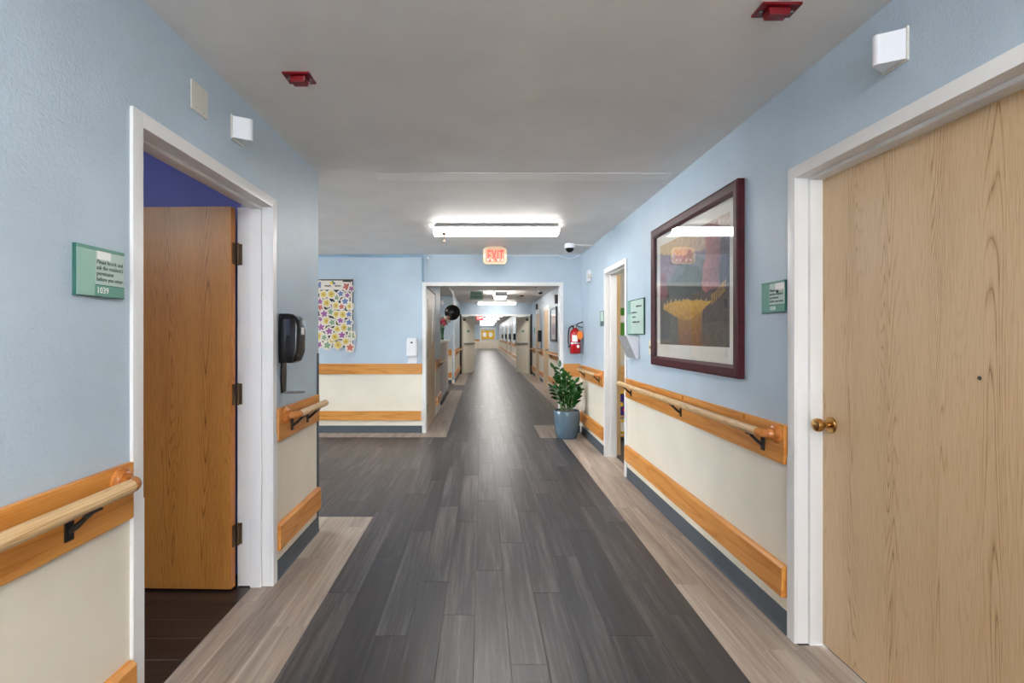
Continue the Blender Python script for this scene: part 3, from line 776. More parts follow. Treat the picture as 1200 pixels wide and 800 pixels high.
# ------------------------------------------------------------------ end wall things
fr = FB(-.95, 1.0)
t = thing('soap_dispenser', 'white wall dispenser beside the wide white doorway frame', 'dispenser', fr((0, 0, 0)))
b = MB(fr); b.loft([rring(-.065, .065, .001, .08, .045), rring(-.072, .072, .001, .10, .06), rring(-.072, .072, .001, .105, .20), rring(-.068, .068, .001, .09, .29), rring(-.06, .06, .001, .07, .30)]); b.build('body', M['white_plastic'], t, smooth=True)
MB(fr).box(-.014, .014, .225, .245, .096, .1085).build('badge', M['ink'], t)
MB(fr).box(-.06, .06, .0, .044, .001, .012).build('tray_arm', M['white_plastic'], t)
MB(fr).box(-.06, .06, -.045, -.03, .001, .1).box(-.06, .06, -.029, -.0005, .001, .006).build('drip_tray', M['white_plastic'], t, bevel=.003)

bx0, bx1, bz0, bz1 = -2.78, -1.765, 1.17, 2.085
fr = FB(0, 0)
t = thing('bulletin_board', 'dark bulletin board covered in pastel paper leaves round the corner', 'bulletin board', fr((-2.27, bz0, 0)))
MB(fr).box(bx0, bx1, bz0, bz1, .001, .012).build('backing', M['board'], t)
MB(fr).box(bx1 - .03, bx1 - .008, bz0 + .03, bz1 - .02, .0122, .014).build('border_strip', M['p_white'], t)
MB(fr).box(bx0, bx1 + .003, bz1, bz1 + .012, .001, .016).build('top_edge', M['dark_bronze'], t)
MB(fr).box(-2.20, -1.90, bz1 - .13, bz1 - .005, .0122, .0145).build('title_card', M['p_white'], t)
def zp(px, py): return ((360 + px / 6 - 565) * 7.0 / 600, 1.33 - (280 + py / 6 - 393) * 7.0 / 600)
for px_, py_, m_ in ((173, 312, 'yellow_card'), (190, 312, 'p_blue'), (181, 305, 'green_paint')):
    u, v = zp(px_, py_); MB(fr).prism([(u + .022 * math.cos(2 * PI * k_ / 10), v + .018 * math.sin(2 * PI * k_ / 10)) for k_ in range(10)], .0146, .0152 + .0004 * (px_ % 3)).build('title_badge', M[m_], t)
b = MB(fr)
for seg0, seg1 in ((125, 168), (195, 240)):
    pts = []
    for k_ in range(26):
        u, v = zp(seg0 + (seg1 - seg0) * k_ / 25, 330 + 6 * math.sin(k_ * 1.9) - 3 * math.sin(k_ * .7))
        pts.append((u, v, .0155))
    b = MB(fr); b.tube(pts, .0028, 5); b.build('script_line', M['ink'], t)
leaves = [(90, 325, 'b', 1.1), (278, 335, 'r', 1.15), (312, 350, 'p', .8), (118, 390, 'y', 1), (172, 388, 'y', 1.1), (238, 385, 'b', .9), (285, 397, 'p', .8), (210, 412, 'g', .85), (268, 438, 'b', 1), (92, 440, 'p', .9), (140, 450, 'y', 1.05),
          (182, 466, 'p', .8), (206, 468, 'y', 1), (245, 476, 'r', .85), (302, 472, 'y', 1), (93, 482, 'r', .9), (165, 512, 'g', .95), (122, 526, 'p', 1.05), (208, 530, 'y', 1), (254, 531, 'y', 1.05), (296, 530, 'b', .85), (236, 572, 'p', .95),
          (96, 562, 'p', .8), (138, 576, 'y', 1.05), (178, 586, 'g', .95), (297, 586, 'b', .95), (101, 620, 'p', 1.05), (158, 648, 'p', 1.05), (215, 632, 'y', .95), (263, 622, 'y', 1.15), (298, 632, 'g', .75), (92, 682, 'y', 1.1), (122, 692, 'g', .9),
          (198, 688, 'y', 1.1), (248, 675, 'p', 1), (313, 680, 'g', 1.1), (176, 712, 'y', .9), (275, 720, 'y', 1), (84, 742, 'p', 1), (144, 746, 'g', 1.1), (219, 744, 'y', 1.15), (304, 762, 'r', 1.1),
          (60, 360, 'y', 1.1), (55, 420, 'g', 1), (50, 500, 'y', 1), (58, 590, 'p', 1), (52, 650, 'g', 1), (48, 710, 'r', 1.1), (40, 330, 'r', 1), (8, 380, 'p', 1), (15, 470, 'b', 1), (5, 560, 'y', 1.1), (12, 640, 'y', 1), (6, 720, 'g', 1)]
LC = {'y': 'p_yellow', 'r': 'p_red', 'b': 'p_blue', 'p': 'p_purple', 'g': 'p_green'}
rl = random.Random(3)
for i, (px_, py_, c_, sc_) in enumerate(leaves):
    u, v = zp(px_, py_); rot = rl.uniform(0, 6.28); R = .060 * sc_; wz = .0125 + .0016 * (i % 7)
    rounder = c_ == 'y'
    def star(r0, amp, n=20):
        return [(u + (r0 * (1 + amp * math.cos(5 * a))) * math.cos(a + rot), v + (r0 * (1 + amp * math.cos(5 * a))) * math.sin(a + rot)) for a in (2 * PI * k_ / n for k_ in range(n))]
    b = MB(fr)
    b.prism(star(R, .10), wz, wz + .0006, 0)
    b.prism(star(R * (.70 if rounder else .62), .12 if rounder else .34), wz + .0007, wz + .0011, 1)
    if rounder: b.prism(star(R * .3, .3, 10), wz + .0012, wz + .0014, 2)
    b.build('paper_leaf', [M['p_white'], M[LC[c_]], M['p_gold']], t)

# conduits and wires on the end wall
tag(MB().box(-8, -.80, 6.965, 6.999, 2.40, 2.43).box(-.82, -.79, 6.965, 6.999, 2.062, 2.399).build('cable_conduit', M['conduit'], bevel=.003), 'painted cable conduit along the top of the end wall', 'conduit')
tag(MB().lathe([(.02, 0), (.02, .02), (.012, .035)], (-.74, 6.999, 2.38), (0, -1, 0), 12).build('wire_clamp', M['white_plastic']), 'small white clamp at the corner of the wide doorway', 'clamp')
wire = MB().tube([(.32, 6.99, 2.425), (.7, 6.985, 2.42), (1.02, 6.985, 2.425), (1.1, 6.985, 2.40), (1.18, 6.985, 2.375), (1.25, 6.985, 2.385), (1.33, 6.985, 2.428)], .006, 6)
tag(wire.build('cable', M['white_plastic']), 'white cable sagging along the wall top near the dome camera', 'cable')

# exit sign
ey = 6.4; fr = FB(.16, 2.325, ey)
t = thing('exit_sign', 'glowing red and beige EXIT sign hung from the ceiling', 'exit sign', (.16, ey, CEIL))
def rrect(a, b, r, n=5):
    o = []
    for cx, cy, a0 in ((a - r, b - r, 0), (-a + r, b - r, 90), (-a + r, -b + r, 180), (a - r, -b + r, 270)):
        for k_ in range(n + 1):
            q = math.radians(a0 + 90 * k_ / n); o.append((cx + r * math.cos(q), cy + r * math.sin(q)))
    return o
MB(fr).prism(rrect(.15, .105, .05), -.03, .012).build('housing', M['beige_metal'], t, smooth=True)
MB(fr).prism(rrect(.115, .085, .012), .0122, .014).build('face', M['exit_face'], t)
f2 = Fr(fr((-.098, -.072, .0142)), fr.r, fr.u, fr.n)
text('EXIT', .205, f2, 'lettering', M['exit_red'], t, width=.20, depth=.001)
for sg in (-1, 1):
    MB(fr).prism([(sg * .142, 0), (sg * .122, .026), (sg * .122, .012), (sg * .131, 0), (sg * .122, -.012), (sg * .122, -.026)], .0122, .0145).build('arrow', M['exit_white'], t)
for u in (-.088, -.036, .042, .09):
    MB(fr).box(u - .008, u + .008, -.066, -.04, .0164, .0175).build('lamp_cell', M['exit_white'], t)
MB().box(.16 - .09, .16 + .09, ey - .03, ey + .035, CEIL - .012, CEIL - .0005).build('canopy', M['beige_metal'], t)

# dome camera with its tube
t = thing('dome_camera', 'white dome camera with black lens on the ceiling', 'camera', (1.06, 6.2, CEIL))
MB().lathe([(.062, -.0005), (.062, -.04), (.055, -.055)], (1.06, 6.2, CEIL), seg=24).build('housing', M['white_plastic'], t, smooth=True)
MB().lathe([(.052, -.0552), (.046, -.078), (.03, -.096), (.012, -.104), (.001, -.105)], (1.06, 6.2, CEIL), seg=24).build('lens_dome', M['black'], t, smooth=True)
MB().tube([(1.12, 6.2, CEIL - .012), (1.355, 6.25, CEIL - .012)], .01, 8).build('conduit', M['ceiling'], t)

# fire extinguisher
fx, fy = 1.255, 6.90
t = thing('fire_extinguisher', 'red fire extinguisher with black hose on the end wall', 'extinguisher', (fx, fy, 1.09))
MB().lathe([(.066, 0), (.07, .006), (.07, .25), (.068, .275), (.055, .305), (.035, .325), (.022, .335), (.022, .345)], (fx, fy, 1.09), seg=28).build('cylinder', M['red_paint'], t, smooth=True)
MB().lathe([(.0707, .13), (.0707, .148)], (fx, fy, 1.09), seg=28, cap=False).build('strap', M['steel'], t)
b = MB()
b.loft([[(fx + .0712 * math.sin(a), fy - .0712 * math.cos(a), z) for a in [math.radians(d) for d in (-45, -30, -15, 0, 15)]] for z in (1.25, 1.335)], cap=False, closed=False)
b.build('label_sticker', M['paper'], t)
b = MB(FB(fx + .025, 1.185, fy - .0715)); b.prism([(.018 * math.cos(2 * PI * k_ / 12), .022 * math.sin(2 * PI * k_ / 12)) for k_ in range(12)], 0, .0015); b.build('round_sticker', M['paper'], t)
b = MB(FB(fx + .05, 1.335, fy - .074)); b.prism([(.042 * math.cos(2 * PI * k_ / 20), .058 * math.sin(2 * PI * k_ / 20)) for k_ in range(20)], 0, .0015); b.build('inspection_tag', M['orange_tag'], t)
MB().lathe([(.018, .345), (.018, .375), (.01, .385)], (fx, fy, 1.09), seg=14).build('valve', M['steel'], t, smooth=True)
MB().tube([(fx, fy, 1.467), (fx + .04, fy - .01, 1.49), (fx + .1, fy - .02, 1.515)], .008, 8).tube([(fx - .01, fy, 1.475), (fx + .04, fy, 1.455), (fx + .1, fy - .01, 1.435)], .007, 8).build('handle', M['dark_iron'], t)
MB().tube([(fx - .01, fy, 1.455), (fx - .05, fy - .01, 1.455), (fx - .085, fy - .02, 1.43), (fx - .095, fy - .02, 1.37), (fx - .095, fy - .02, 1.25), (fx - .09, fy - .02, 1.2)], .0105, 10).build('hose', M['black'], t, smooth=True)
MB().tube([(fx - .09, fy - .02, 1.205), (fx - .088, fy - .02, 1.17)], [.012, .018], 10).build('nozzle', M['black'], t, smooth=True)
MB().box(fx - .02, fx + .02, fy + .071, 6.9985, 1.2, 1.45).build('wall_bracket', M['dark_iron'], t)

# ------------------------------------------------------------------ potted plant
px, py = 1.10, 6.66
t = thing('potted_plant', 'glossy green potted plant in tall blue grey planter', 'plant', (px, py, 0))
prof = [(.122, 0.001), (.128, .006), (.142, .06), (.158, .14), (.168, .22), (.173, .29), (.172, .335), (.166, .36), (.158, .363), (.156, .35), (.156, .30), (.001, .30)]
MB().lathe(prof, (px, py, 0), seg=40).build('pot', M['pot'], t, smooth=True)
MB().lathe([(.154, .302), (.154, .335), (.10, .35), (.001, .355)], (px, py, 0), seg=24).build('soil', M['soil'], t, smooth=True)
b = MB(); r_ = random.Random(8)
for k_ in range(110):
    a, rr = r_.uniform(0, 6.28), .145 * math.sqrt(r_.random())
    c = Vector((px + rr * math.cos(a), py + rr * math.sin(a), .352 - .03 * (rr / .15) ** 2 + .008)); s_ = r_.uniform(.008, .016)
    q = [c + Vector((s_ * r_.uniform(.7, 1.3), 0, 0)), c + Vector((0, s_ * r_.uniform(.7, 1.3), 0)), c - Vector((s_, 0, 0)), c - Vector((0, s_, 0)), c + Vector((0, 0, s_ * .8)), c - Vector((0, 0, s_ * .6))]
    i0 = b.add(q)
    for f_ in ((0, 1, 4), (1, 2, 4), (2, 3, 4), (3, 0, 4), (1, 0, 5), (2, 1, 5), (3, 2, 5), (0, 3, 5)): b.face([i0 + z for z in f_])
o = b.build('pebbles', M['stone'], t); o['kind'] = 'stuff'
def leaf_mesh(ln=.12, wd=.066):
    mb = MB(); rings = []
    for k_ in range(6):
        s_ = k_ / 5; hw = wd / 2 * math.sin(PI * min(.97, .06 + s_ * .94)) ** .8 * (1 - .1 * s_)
        rings.append([(-hw, ln * s_, -.006 * math.sin(PI * s_)), (0, ln * s_, -.002 - .012 * s_ * s_ - .004), (hw, ln * s_, -.006 * math.sin(PI * s_)), (0, ln * s_, -.004 - .012 * s_ * s_ - .004)])
    mb.loft(rings)
    return mb.mesh('leaf', M['leaf'], Vector((0, 0, 0)), smooth=True)
LM = leaf_mesh()
#        base dx, dy, top x (from the pot's middle), dy, top height
stems = [(-.05, -.02, -.10, -.02, .92), (-.02, .02, -.155, .06, .90), (-.06, -.04, -.185, -.03, .66), (0, -.03, -.02, -.05, .80), (.03, .02, .05, .06, .74), (.05, -.02, .11, -.02, .72), (.06, .0, .12, .0, .58), (.04, -.05, .09, -.07, .60), (-.03, -.06, -.06, -.12, .64),
         (.02, .05, .0, .12, .82), (-.07, .02, -.13, .10, .74), (.07, .0, .145, -.02, .66), (.0, -.07, .02, -.13, .55)]
for i, (a, c, d, e, h) in enumerate(stems):
    p0 = Vector((px + a, py + c, .345)); p2 = Vector((px + d, py + e, h)); p1 = Vector((p0.x + (p2.x - p0.x) * .25, p0.y + (p2.y - p0.y) * .25, p0.z + (p2.z - p0.z) * .65))
    B = lambda s_: p0 * (1 - s_) ** 2 + p1 * 2 * s_ * (1 - s_) + p2 * s_ * s_
    st = MB().tube([B(k_ / 8) for k_ in range(9)], [.007 * (1 - .6 * k_ / 8) for k_ in range(9)], 6).build('stem', M['stem'], t, smooth=True)
    n = 8 + int((h - .5) * 15)
    for k_ in range(n):
        s_ = .18 + .82 * k_ / (n - 1); pos = B(s_); tan = (B(min(1, s_ + .02)) - B(s_ - .02)).normalized()
        ang = r_.uniform(-.4, .4) + i * 1.7; side = 1 if k_ % 2 else -1
        out = Vector((math.cos(ang) * side, math.sin(ang) * side, 0)); out = (out - tan * out.dot(tan)).normalized()
        dr = (out * .85 + tan * (.6 if k_ < n - 1 else 3)).normalized(); nr = tan * .4 + Vector((0, -.8, .55)); nr = (nr - dr * nr.dot(dr)).normalized()
        rt = dr.cross(nr)
        o = link('leaf', LM, pos, st)
        sc_ = r_.uniform(.65, 1.0) * (1 - .25 * abs(s_ - .55))
        o.rotation_euler = Matrix((rt, dr, nr)).transposed().to_euler(); o.scale = (sc_,) * 3

# ------------------------------------------------------------------ play room seen through the far frame
t = thing('door_3', 'tan door folded back inside the play room', 'door', (1.5, 5.9, 0), kind='structure')
MB().box(1.487, 1.53, 5.66, 6.4, .01, 2.0).build('leaf', M['tan_door'], t)
MB().lathe([(.028, 0), (.028, .01), (.012, .02), (.012, .03), (.026, .045), (.02, .06)], (1.5305, 6.3, .98), (1, 0, 0), 16).build('knob', M['bronze'], t)
t = thing('toy_shelf', 'low wooden toy shelf inside the play room', 'shelf', (2.0, 6.7, 0))
MB().box(1.62, 1.64, 6.45, 6.87, .001, .62).build('side_panel', M['shelf_wood'], t); MB().box(2.58, 2.6, 6.45, 6.87, .001, .62).build('side_panel', M['shelf_wood'], t)
for z in (.05, .30, .60): MB().box(1.641, 2.579, 6.45, 6.87, z, z + .02).build('shelf', M['yellow_card' if z > .5 else 'shelf_wood'], t)
tag(MB().box(1.70, 2.15, 6.5, 6.86, .621, .93).build('wooden_crate', M['shelf_wood'], bevel=.006), 'wooden crate on top of the toy shelf', 'crate')
o = thing('toy_box', 'indigo toy box with yellow dots on the middle shelf', 'toy box', (1.9, 6.65, .321)); MB().box(1.66, 2.2, 6.47, 6.84, .3205, .57).build('carton', M['purple_blue'], o)
for u, v, m_ in ((1.76, .46, 'yellow_card'), (1.80, .39, 'f_red'), (1.84, .5, 'yellow_card'), (1.72, .38, 'yellow_card')): MB(FB(u, v, 6.4695)).prism([(.025 * math.cos(k_ * .628), .03 * math.sin(k_ * .628)) for k_ in range(10)], 0, .001).build('dot', M[m_], o)
o = thing('toy_box', 'yellow and white toy box on the bottom shelf', 'toy box', (1.9, 6.65, .071)); MB().box(1.66, 2.2, 6.47, 6.84, .0705, .28).build('carton', M['paper'], o)
MB().box(1.662, 2.198, 6.4685, 6.4698, .08, .12).box(1.662, 2.198, 6.4685, 6.4698, .235, .27).build('stripe', M['yellow_card'], o)
for i, (z0, z1, lb) in enumerate(((1.60, 1.70, 'narrow green card high on the play room wall'), (1.22, 1.50, 'tall green card on the play room wall above the crate'))):
    tag(MB().box(1.78, 2.05, 6.876, 6.879, z0, z1).build('wall_card', M['green_paint']), lb, 'card')
tag(MB().box(1.78, 2.05, 6.876, 6.879, 1.52, 1.59).build('wall_card', M['paper']), 'white card between the two green cards in the play room', 'card')

# ------------------------------------------------------------------ long corridor beyond the wide doorway
t = thing('door_4', 'closed tan side door just inside the wide white doorway', 'door', (-.8, 7.8, 0), kind='structure')
MB().box(-.82, -.7755, 7.17, 8.44, .012, 2.0).build('leaf', M['tan_door'], t)
for z in (.3, 1.08, 1.78): MB().box(-.775, -.768, 7.2, 7.26, z - .06, z + .06).build('hinge', M['dark_bronze'], t)
MB().box(-.775, -.772, 7.95, 8.1, 1.2, 1.75).build('push_plate', M['steel'], t)
MB().lathe([(.03, 0), (.03, .006), (.012, .012), (.012, .035), (.028, .045), (.026, .06), (.01, .068)], (-.7754, 8.3, .96), (1, 0, 0), 14).build('knob', M['steel'], t)
handrail(-.77, 1, (8.5, 9.38), (8.55, 9.36), (8.7, 9.2), 'short oak handrail stub before the nurse counter', zc=.885, far=True)
guard(-.77, 1, 8.5, 9.38, 'low oak guard stub before the nurse counter')
# counter, vase, flowers
t = thing('nurse_counter', 'grey fronted nurse station counter with white top', 'counter', (-1.05, 10.75, 0))
MB().box(-1.35, -.80, 9.42, 12.1, .1, 1.19).build('body', M['counter_front'], t)
MB().box(-1.32, -.83, 9.43, 12.09, .001, .1).build('toe_kick', M['rubber'], t)
MB().box(-1.4, -.765, 9.405, 12.13, 1.191, 1.235).build('worktop', M['counter_top'], t, bevel=.004)
for yy in (10.3, 11.2): MB().box(-.7998, -.797, yy - .003, yy + .003, .1, 1.19).build('joint_strip', M['rubber'], t)
t = thing('flower_vase', 'bouquet of pink, red and white flowers in green vase on the counter', 'vase', (-.85, 10.9, 1.2355))
MB().lathe([(.028, 0), (.036, .01), (.03, .09), (.038, .2), (.05, .25), (.045, .252), (.03, .19)], (-.85, 10.9, 1.2355), seg=18).build('vase', M['vase'], t, smooth=True)
for i in range(14):
    a = i * 2.4; rr = .03 + .085 * math.sqrt(i / 14); c = Vector((-.85 + rr * math.cos(a) * 1.2, 10.9 + rr * math.sin(a), 1.66 + .07 * math.sin(i * 1.7) - .25 * rr))
    s_ = MB().tube([(-.85, 10.9, 1.40), (c + Vector((-.85, 10.9, 1.40))) / 2 + Vector((0, 0, .03)), c], .004, 5).build('stem', M['stem'], t)
    MB().lathe([(.008, -.03), (.04, 0), (.047, .022), (.034, .044), (.006, .05)], c, (rr * math.cos(a) * 3, rr * math.sin(a) * 3, .8), 10).build('bloom', M[['f_orange', 'f_white', 'f_pink', 'f_red'][i % 4]], s_, smooth=True)
# things by the nurse station
tag(MB().lathe([(.07, 0), (.07, .03), (.055, .04)], (-1.13, 14.199, 2.24), (0, -1, 0), 20).build('smoke_detector', M['white_plastic'], smooth=True), 'white disc on the blue wall above the flower vase', 'detector')
tag(MB().box(-1.35, -.95, 14.19, 14.199, 1.62, 1.85).build('wall_sign', M['green_dark']), 'plain green sign on the blue wall behind the flowers', 'sign')
t = thing('convex_mirror', 'round dark convex mirror above the nurse counter', 'mirror', (-.70, 12.05, 1.87))
ax = Vector((.15, -1, -.12))
MB().lathe([(.001, .06), (.06, .055), (.11, .04), (.155, .016), (.17, 0), (.176, -.01)], (-.70, 12.05, 1.87), ax, 28).build('dome', M['mirror_back'], t, smooth=True)
MB().lathe([(.176, -.012), (.184, 0), (.182, .008), (.17, .006)], (-.70, 12.05, 1.87), ax, 28, cap=False).build('rim', M['black'], t, smooth=True)
MB().tube([(-.70, 12.06, 1.88), (-.69, 12.25, 1.95), (-.69, 12.3, 2.2), (-.69, 12.3, 2.4395)], .013, 8).build('bracket', M['steel'], t)
struct(MB().box(-.80, -.75, 9.4, 14.2, 2.40, 2.4395).build('trim_5', M['white_trim']), 'white ceiling trim above the nurse counter', 'trim')
tag(MB().box(-.83, -.762, 14.192, 14.199, .1, 1.35).box(-.769, -.762, 14.2, 14.24, .1, 1.35).build('corner_guard', M['steel']), 'steel corner guard beyond the nurse counter', 'corner guard')
board_front(-1.6, -.84, 14.2, .77, .945, 'oak board on the blue wall beyond the nurse counter')
board_front(-1.6, -.84, 14.2, .165, .305, 'low oak board on the wall beyond the nurse counter')
base_front(-1.6, -.84, 14.2, 'dark rubber base beyond the nurse counter')
handrail(-.77, 1, (14.4, 17.4), (14.5, 17.3), (14.8, 17.0), 'oak handrail running up to the cream double doors beyond the counter', far=True)
guard(-.77, 1, 14.4, 17.4, 'low oak guard running up to the cream double doors beyond the counter')
base_side('left', -.77, 1, 14.35, 17.5, 'dark base beyond the nurse counter')
t = thing('hanging_sign', 'grey green ceiling sign reading nurse station', 'sign', (-.13, 12.6, CEIL))
MB().box(-.30, .02, 12.59, 12.61, 2.215, 2.42).build('panel', M['green_mid'], t)
text('Nurse\nStation', .10, Fr((-.14, 12.5898, 2.34), (1, 0, 0), (0, 0, 1), (0, -1, 0)), 'lettering', M['ink'], t, align='CENTER', width=.27, gap=.8)
for x in (-.25, -.03): MB().box(x - .004, x + .004, 12.597, 12.603, 2.4205, 2.4395).build('hanger', M['steel'], t)
# right-hand wall of the long corridor
FRX = 1.72
def far_door(n, y0, y1, leaf, label, flab, x=FRX, s=-1):
    frame_side(x, s, y0, y1, flab, H=2.0, face=.12, depth=.012, stop=.006)
    t = thing('door_%d' % n, label, 'door', (x + s * .005, (y0 + y1) / 2, 0), kind='structure')
    xx = sorted((x + s * .001, x + s * .008))
    MB().box(*xx, y0 + .003, y1 - .003, .01, 1.995).build('leaf', M[leaf], t)
    MB().lathe([(.03, 0), (.03, .006), (.012, .012), (.012, .035), (.028, .045), (.026, .06), (.01, .068)], (x + s * .0082, y0 + .08, .96), (s, 0, 0), 14).build('knob', M['steel'], t)
far_door(5, 13.2, 14.2, 'tan_door', 'tan door past the narrow dark picture in the long corridor', 'white frame past the narrow dark picture')
far_door(6, 15.35, 16.25, 'tan_door', 'tan door just before the cream double doors', 'white frame just before the cream double doors')
handrail(FRX, -1, (7.3, 13.1), (7.4, 13.05), (9, 10.5, 12.5), 'oak handrail on the long corridor wall behind the potted plant', far=True)
handrail(FRX, -1, (14.3, 15.25), (14.33, 15.22), (14.5, 15.1), 'short oak handrail between two tan doors of the long corridor', far=True)
handrail(FRX, -1, (16.35, 17.5), (16.4, 17.45), (16.6, 17.3), 'short oak handrail next to the open cream leaf', far=True)
guard(FRX, -1, 7.3, 13.1, 'low oak guard on the long corridor wall behind the potted plant')
guard(FRX, -1, 14.3, 15.25, 'low oak guard between two tan doors of the long corridor')
guard(FRX, -1, 16.35, 17.5, 'low oak guard next to the open cream leaf')
for a, b_, lb in ((7.2, 13.1, 'behind the potted plant'), (14.3, 15.25, 'between two tan doors'), (16.35, 17.5, 'next to the open cream leaf')): base_side('right', FRX, -1, a, b_, 'dark base of the long corridor ' + lb)
fr = FR(12.25, 1.19, FRX); t = thing('framed_picture', 'tall narrow picture in black frame down the long corridor', 'picture', fr((0, 0, 0)))
b = MB(fr); rings = [[(cx + sx * d, cy + sy * d, h) for d, h in ((0, .001), (0, .03), (.05, .03), (.05, .001))] for cx, cy, sx, sy in ((-.5, 0, 1, 1), (.5, 0, -1, 1), (.5, .81, -1, -1), (-.5, .81, 1, -1))]
b.loft(rings + [rings[0]], cap=False); b.build('frame', M['black'], t)
MB(fr).box(-.45, .45, .05, .76, .004, .012).build('mat_board', M['mat_board'], t)
MB(fr).box(-.26, .26, .16, .64, .0122, .0135).build('print', M['f_orange'], t)
MB(fr).box(-.2, .2, .18, .42, .0137, .0142).build('print_field', M['p_purple'], t)
MB(fr).box(-.448, .448, .052, .758, .018, .02).build('glass', M['glass'], t)
fr = FR(14.85, 1.15, FRX); t = thing('soap_dispenser', 'black dispenser between two tan doors of the long corridor', 'dispenser', fr((0, 0, 0)))
MB(fr).box(-.07, .07, 0, .33, .001, .11).build('body', M['black'], t, bevel=.02); MB(fr).box(-.04, .04, -.2, -.001, .001, .012).build('tray_arm', M['dark_iron'], t); MB(fr).box(-.04, .04, -.215, -.201, .001, .1).build('drip_tray', M['steel'], t)
tag(MB(FR(11.7, 2.16, FRX)).box(-.08, .08, -.1, .1, .001, .07).build('wall_speaker', M['grey_metal'], bevel=.01), 'grey box high on the long corridor wall over the narrow picture', 'speaker')
tag(MB(FR(15.9, 2.22, FRX)).box(-.1, .1, -.08, .08, .001, .05).build('wall_box', M['dark_brown']), 'dark box above the tan door before the cream leaves', 'box')
tag(MB(FR(16.7, 1.5, FRX)).box(-.09, .09, -.1, .1, .001, .02).build('small_sign', M['green_dark']), 'dull green sign between the last tan door and the cream leaf', 'sign')
t = thing('dome_camera', 'small white ceiling dome down the long corridor', 'camera', (1.45, 12.7, CEIL))
MB().lathe([(.07, -.0005), (.07, -.04)], (1.45, 12.7, CEIL), seg=18).build('housing', M['white_plastic'], t); MB().lathe([(.06, -.0405), (.045, -.075), (.001, -.09)], (1.45, 12.7, CEIL), seg=18).build('lens_dome', M['smoked'], t, smooth=True)
for x, y, lb in ((1.2, 11.5, 'dark red ceiling beacon nearest beyond the wide doorway'), (1.1, 14.2, 'dark red ceiling beacon further down the long corridor')): beacon(x, y, .13, .1, lb)

# cream double doors
mb = MB(); mb.box(-.77, -.71, 17.575, 17.77, 0, 2.06); mb.box(1.66, 1.72, 17.575, 17.77, 0, 2.06)  # dark posts put in place of the shadowy gaps beside the leaves
struct(mb.build('trim_6', M['dark_brown']), 'dark posts painting in the shadowed gaps beside the cream double doors', 'door frame')
struct(MB().box(-.71, 1.66, 17.575, 17.77, 2.0, 2.06).build('trim_7', M['white_trim']), 'white head trim over the cream double doors', 'door frame')
for n, sg, hx, lb in ((7, 1, -.70, 'cream fire door leaf standing open next to the nurse station wall'), (8, -1, 1.65, 'cream fire door leaf standing open next to the last tan door')):
    a = math.radians(68)
    fr = Fr((hx, 17.70, 0), (sg * math.cos(a), math.sin(a), 0), (0, 0, 1), (-math.sin(a) * 1, sg * math.cos(a), 0) if False else (sg * math.sin(a), -math.cos(a), 0))
    t = thing('door_%d' % n, lb, 'door', fr((0, 0, 0)), kind='structure')
    MB(fr).box(0, 1.0, .012, 1.99, 0, .044).build('leaf', M['cream_door'], t)
    MB(fr).box(.08, .98, 1.02, 1.07, .0445, .09).build('panic_bar', M['steel'], t)
    MB(fr).box(.02, .16, 1.84, 1.92, .0445, .07).build('door_closer', M['dark_iron'], t)
    MB(fr).box(.35, .55, 1.45, 1.52, .0445, .046).build('badge', M['green_dark'], t)

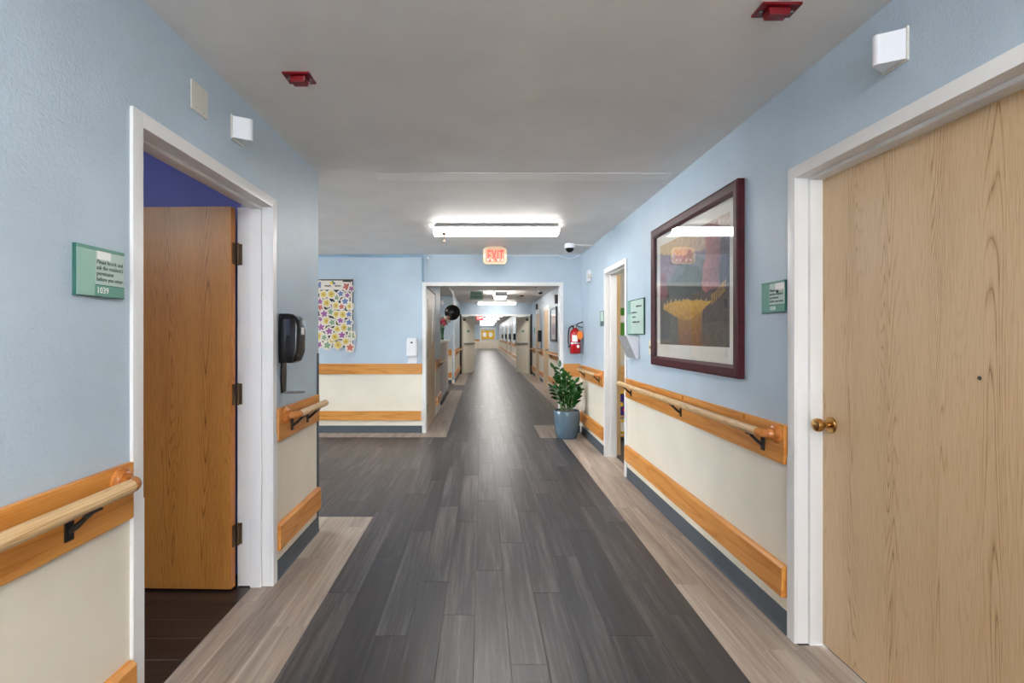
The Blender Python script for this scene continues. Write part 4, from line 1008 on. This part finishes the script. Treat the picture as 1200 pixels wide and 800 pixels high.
# row of doors, boxes and rails further on
for k_, yy in enumerate((20.5, 24.5, 29.0, 34.0, 40.0)):
    o_ = ['first', 'second', 'third', 'fourth', 'fifth'][k_]
    far_door(9 + k_, yy, yy + 1.0, 'cream_door', 'cream door, %s beyond the double doors' % o_, 'white frame, %s beyond the double doors' % o_)
    fr = FR(yy + 1.8, 1.1, FRX)
    t = thing('soap_dispenser', 'black dispenser after the %s far white frame' % o_, 'dispenser', fr((0, 0, 0)))
    MB(fr).box(-.08, .08, 0, .33, .001, .12).build('body', M['black'], t, bevel=.02); MB(fr).box(-.04, .04, -.15, -.001, .001, .02).build('tray_arm', M['dark_iron'], t)
    e_ = (24.4, 28.9, 33.9, 39.9, 51)[k_]
    handrail(FRX, -1, (yy + 1.1, e_), (yy + 1.15, e_ - .05), (), 'oak handrail after the %s far white frame' % o_, far=True)
    guard(FRX, -1, yy + 1.1, e_, 'low oak guard after the %s far white frame' % o_)
handrail(-.77, 1, (18, 51), (18.2, 50.9), (), 'oak handrail along the blue wall behind the cream doors', far=True)
guard(-.77, 1, 18, 51, 'low oak guard along the blue wall behind the cream doors')
t = thing('door_14', 'black door leaf standing ajar deep in the corridor', 'door', (-.66, 32.5, 0), kind='structure')
MB().box(-.765, -.5, 32.5, 32.56, .01, 2.0).build('leaf', M['dark_brown'], t); MB().lathe([(.03, 0), (.03, .05)], (-.55, 32.499, 1.0), (0, -1, 0), 10).build('knob', M['steel'], t)
t = thing('exit_sign', 'tiny red EXIT sign deep in the corridor', 'exit sign', (-.1, 22.5, CEIL))
MB().box(-.26, .06, 22.48, 22.52, 2.02, 2.2).build('housing', M['exit_red'], t); MB().box(-.11, -.09, 22.49, 22.51, 2.2005, 2.4395).build('hanger', M['steel'], t)
text('EXIT', .14, Fr((-.22, 22.479, 2.06), (1, 0, 0), (0, 0, 1), (0, -1, 0)), 'lettering', M['paper'], t, width=.24)
# end of the corridor
mb = MB(); mb.box(-.22, -.12, 51.96, 51.999, 0, 2.1); mb.box(1.30, 1.40, 51.96, 51.999, 0, 2.1); mb.box(-.12, 1.30, 51.96, 51.999, 2.0, 2.1)
struct(mb.build('trim_8', M['white_trim']), 'white frame at the very end of the corridor', 'door frame')
t = thing('notice_board', 'golden notice board with two painted white highlights at the corridor end', 'notice board', (.58, 51.98, .95))
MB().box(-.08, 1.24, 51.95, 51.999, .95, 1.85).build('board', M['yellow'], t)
for x in (.24, .86): MB(FB(x, 1.42, 51.949)).prism([(.2 * math.cos(k_ * PI / 10), .24 * math.sin(k_ * PI / 10)) for k_ in range(20)], 0, .01).build('highlight_disc', M['paper'], t)  # white discs paint in the reflected glow on the board
board_front(-.7, -.25, 52, .77, .945, 'oak board beside the frame at the corridor end')
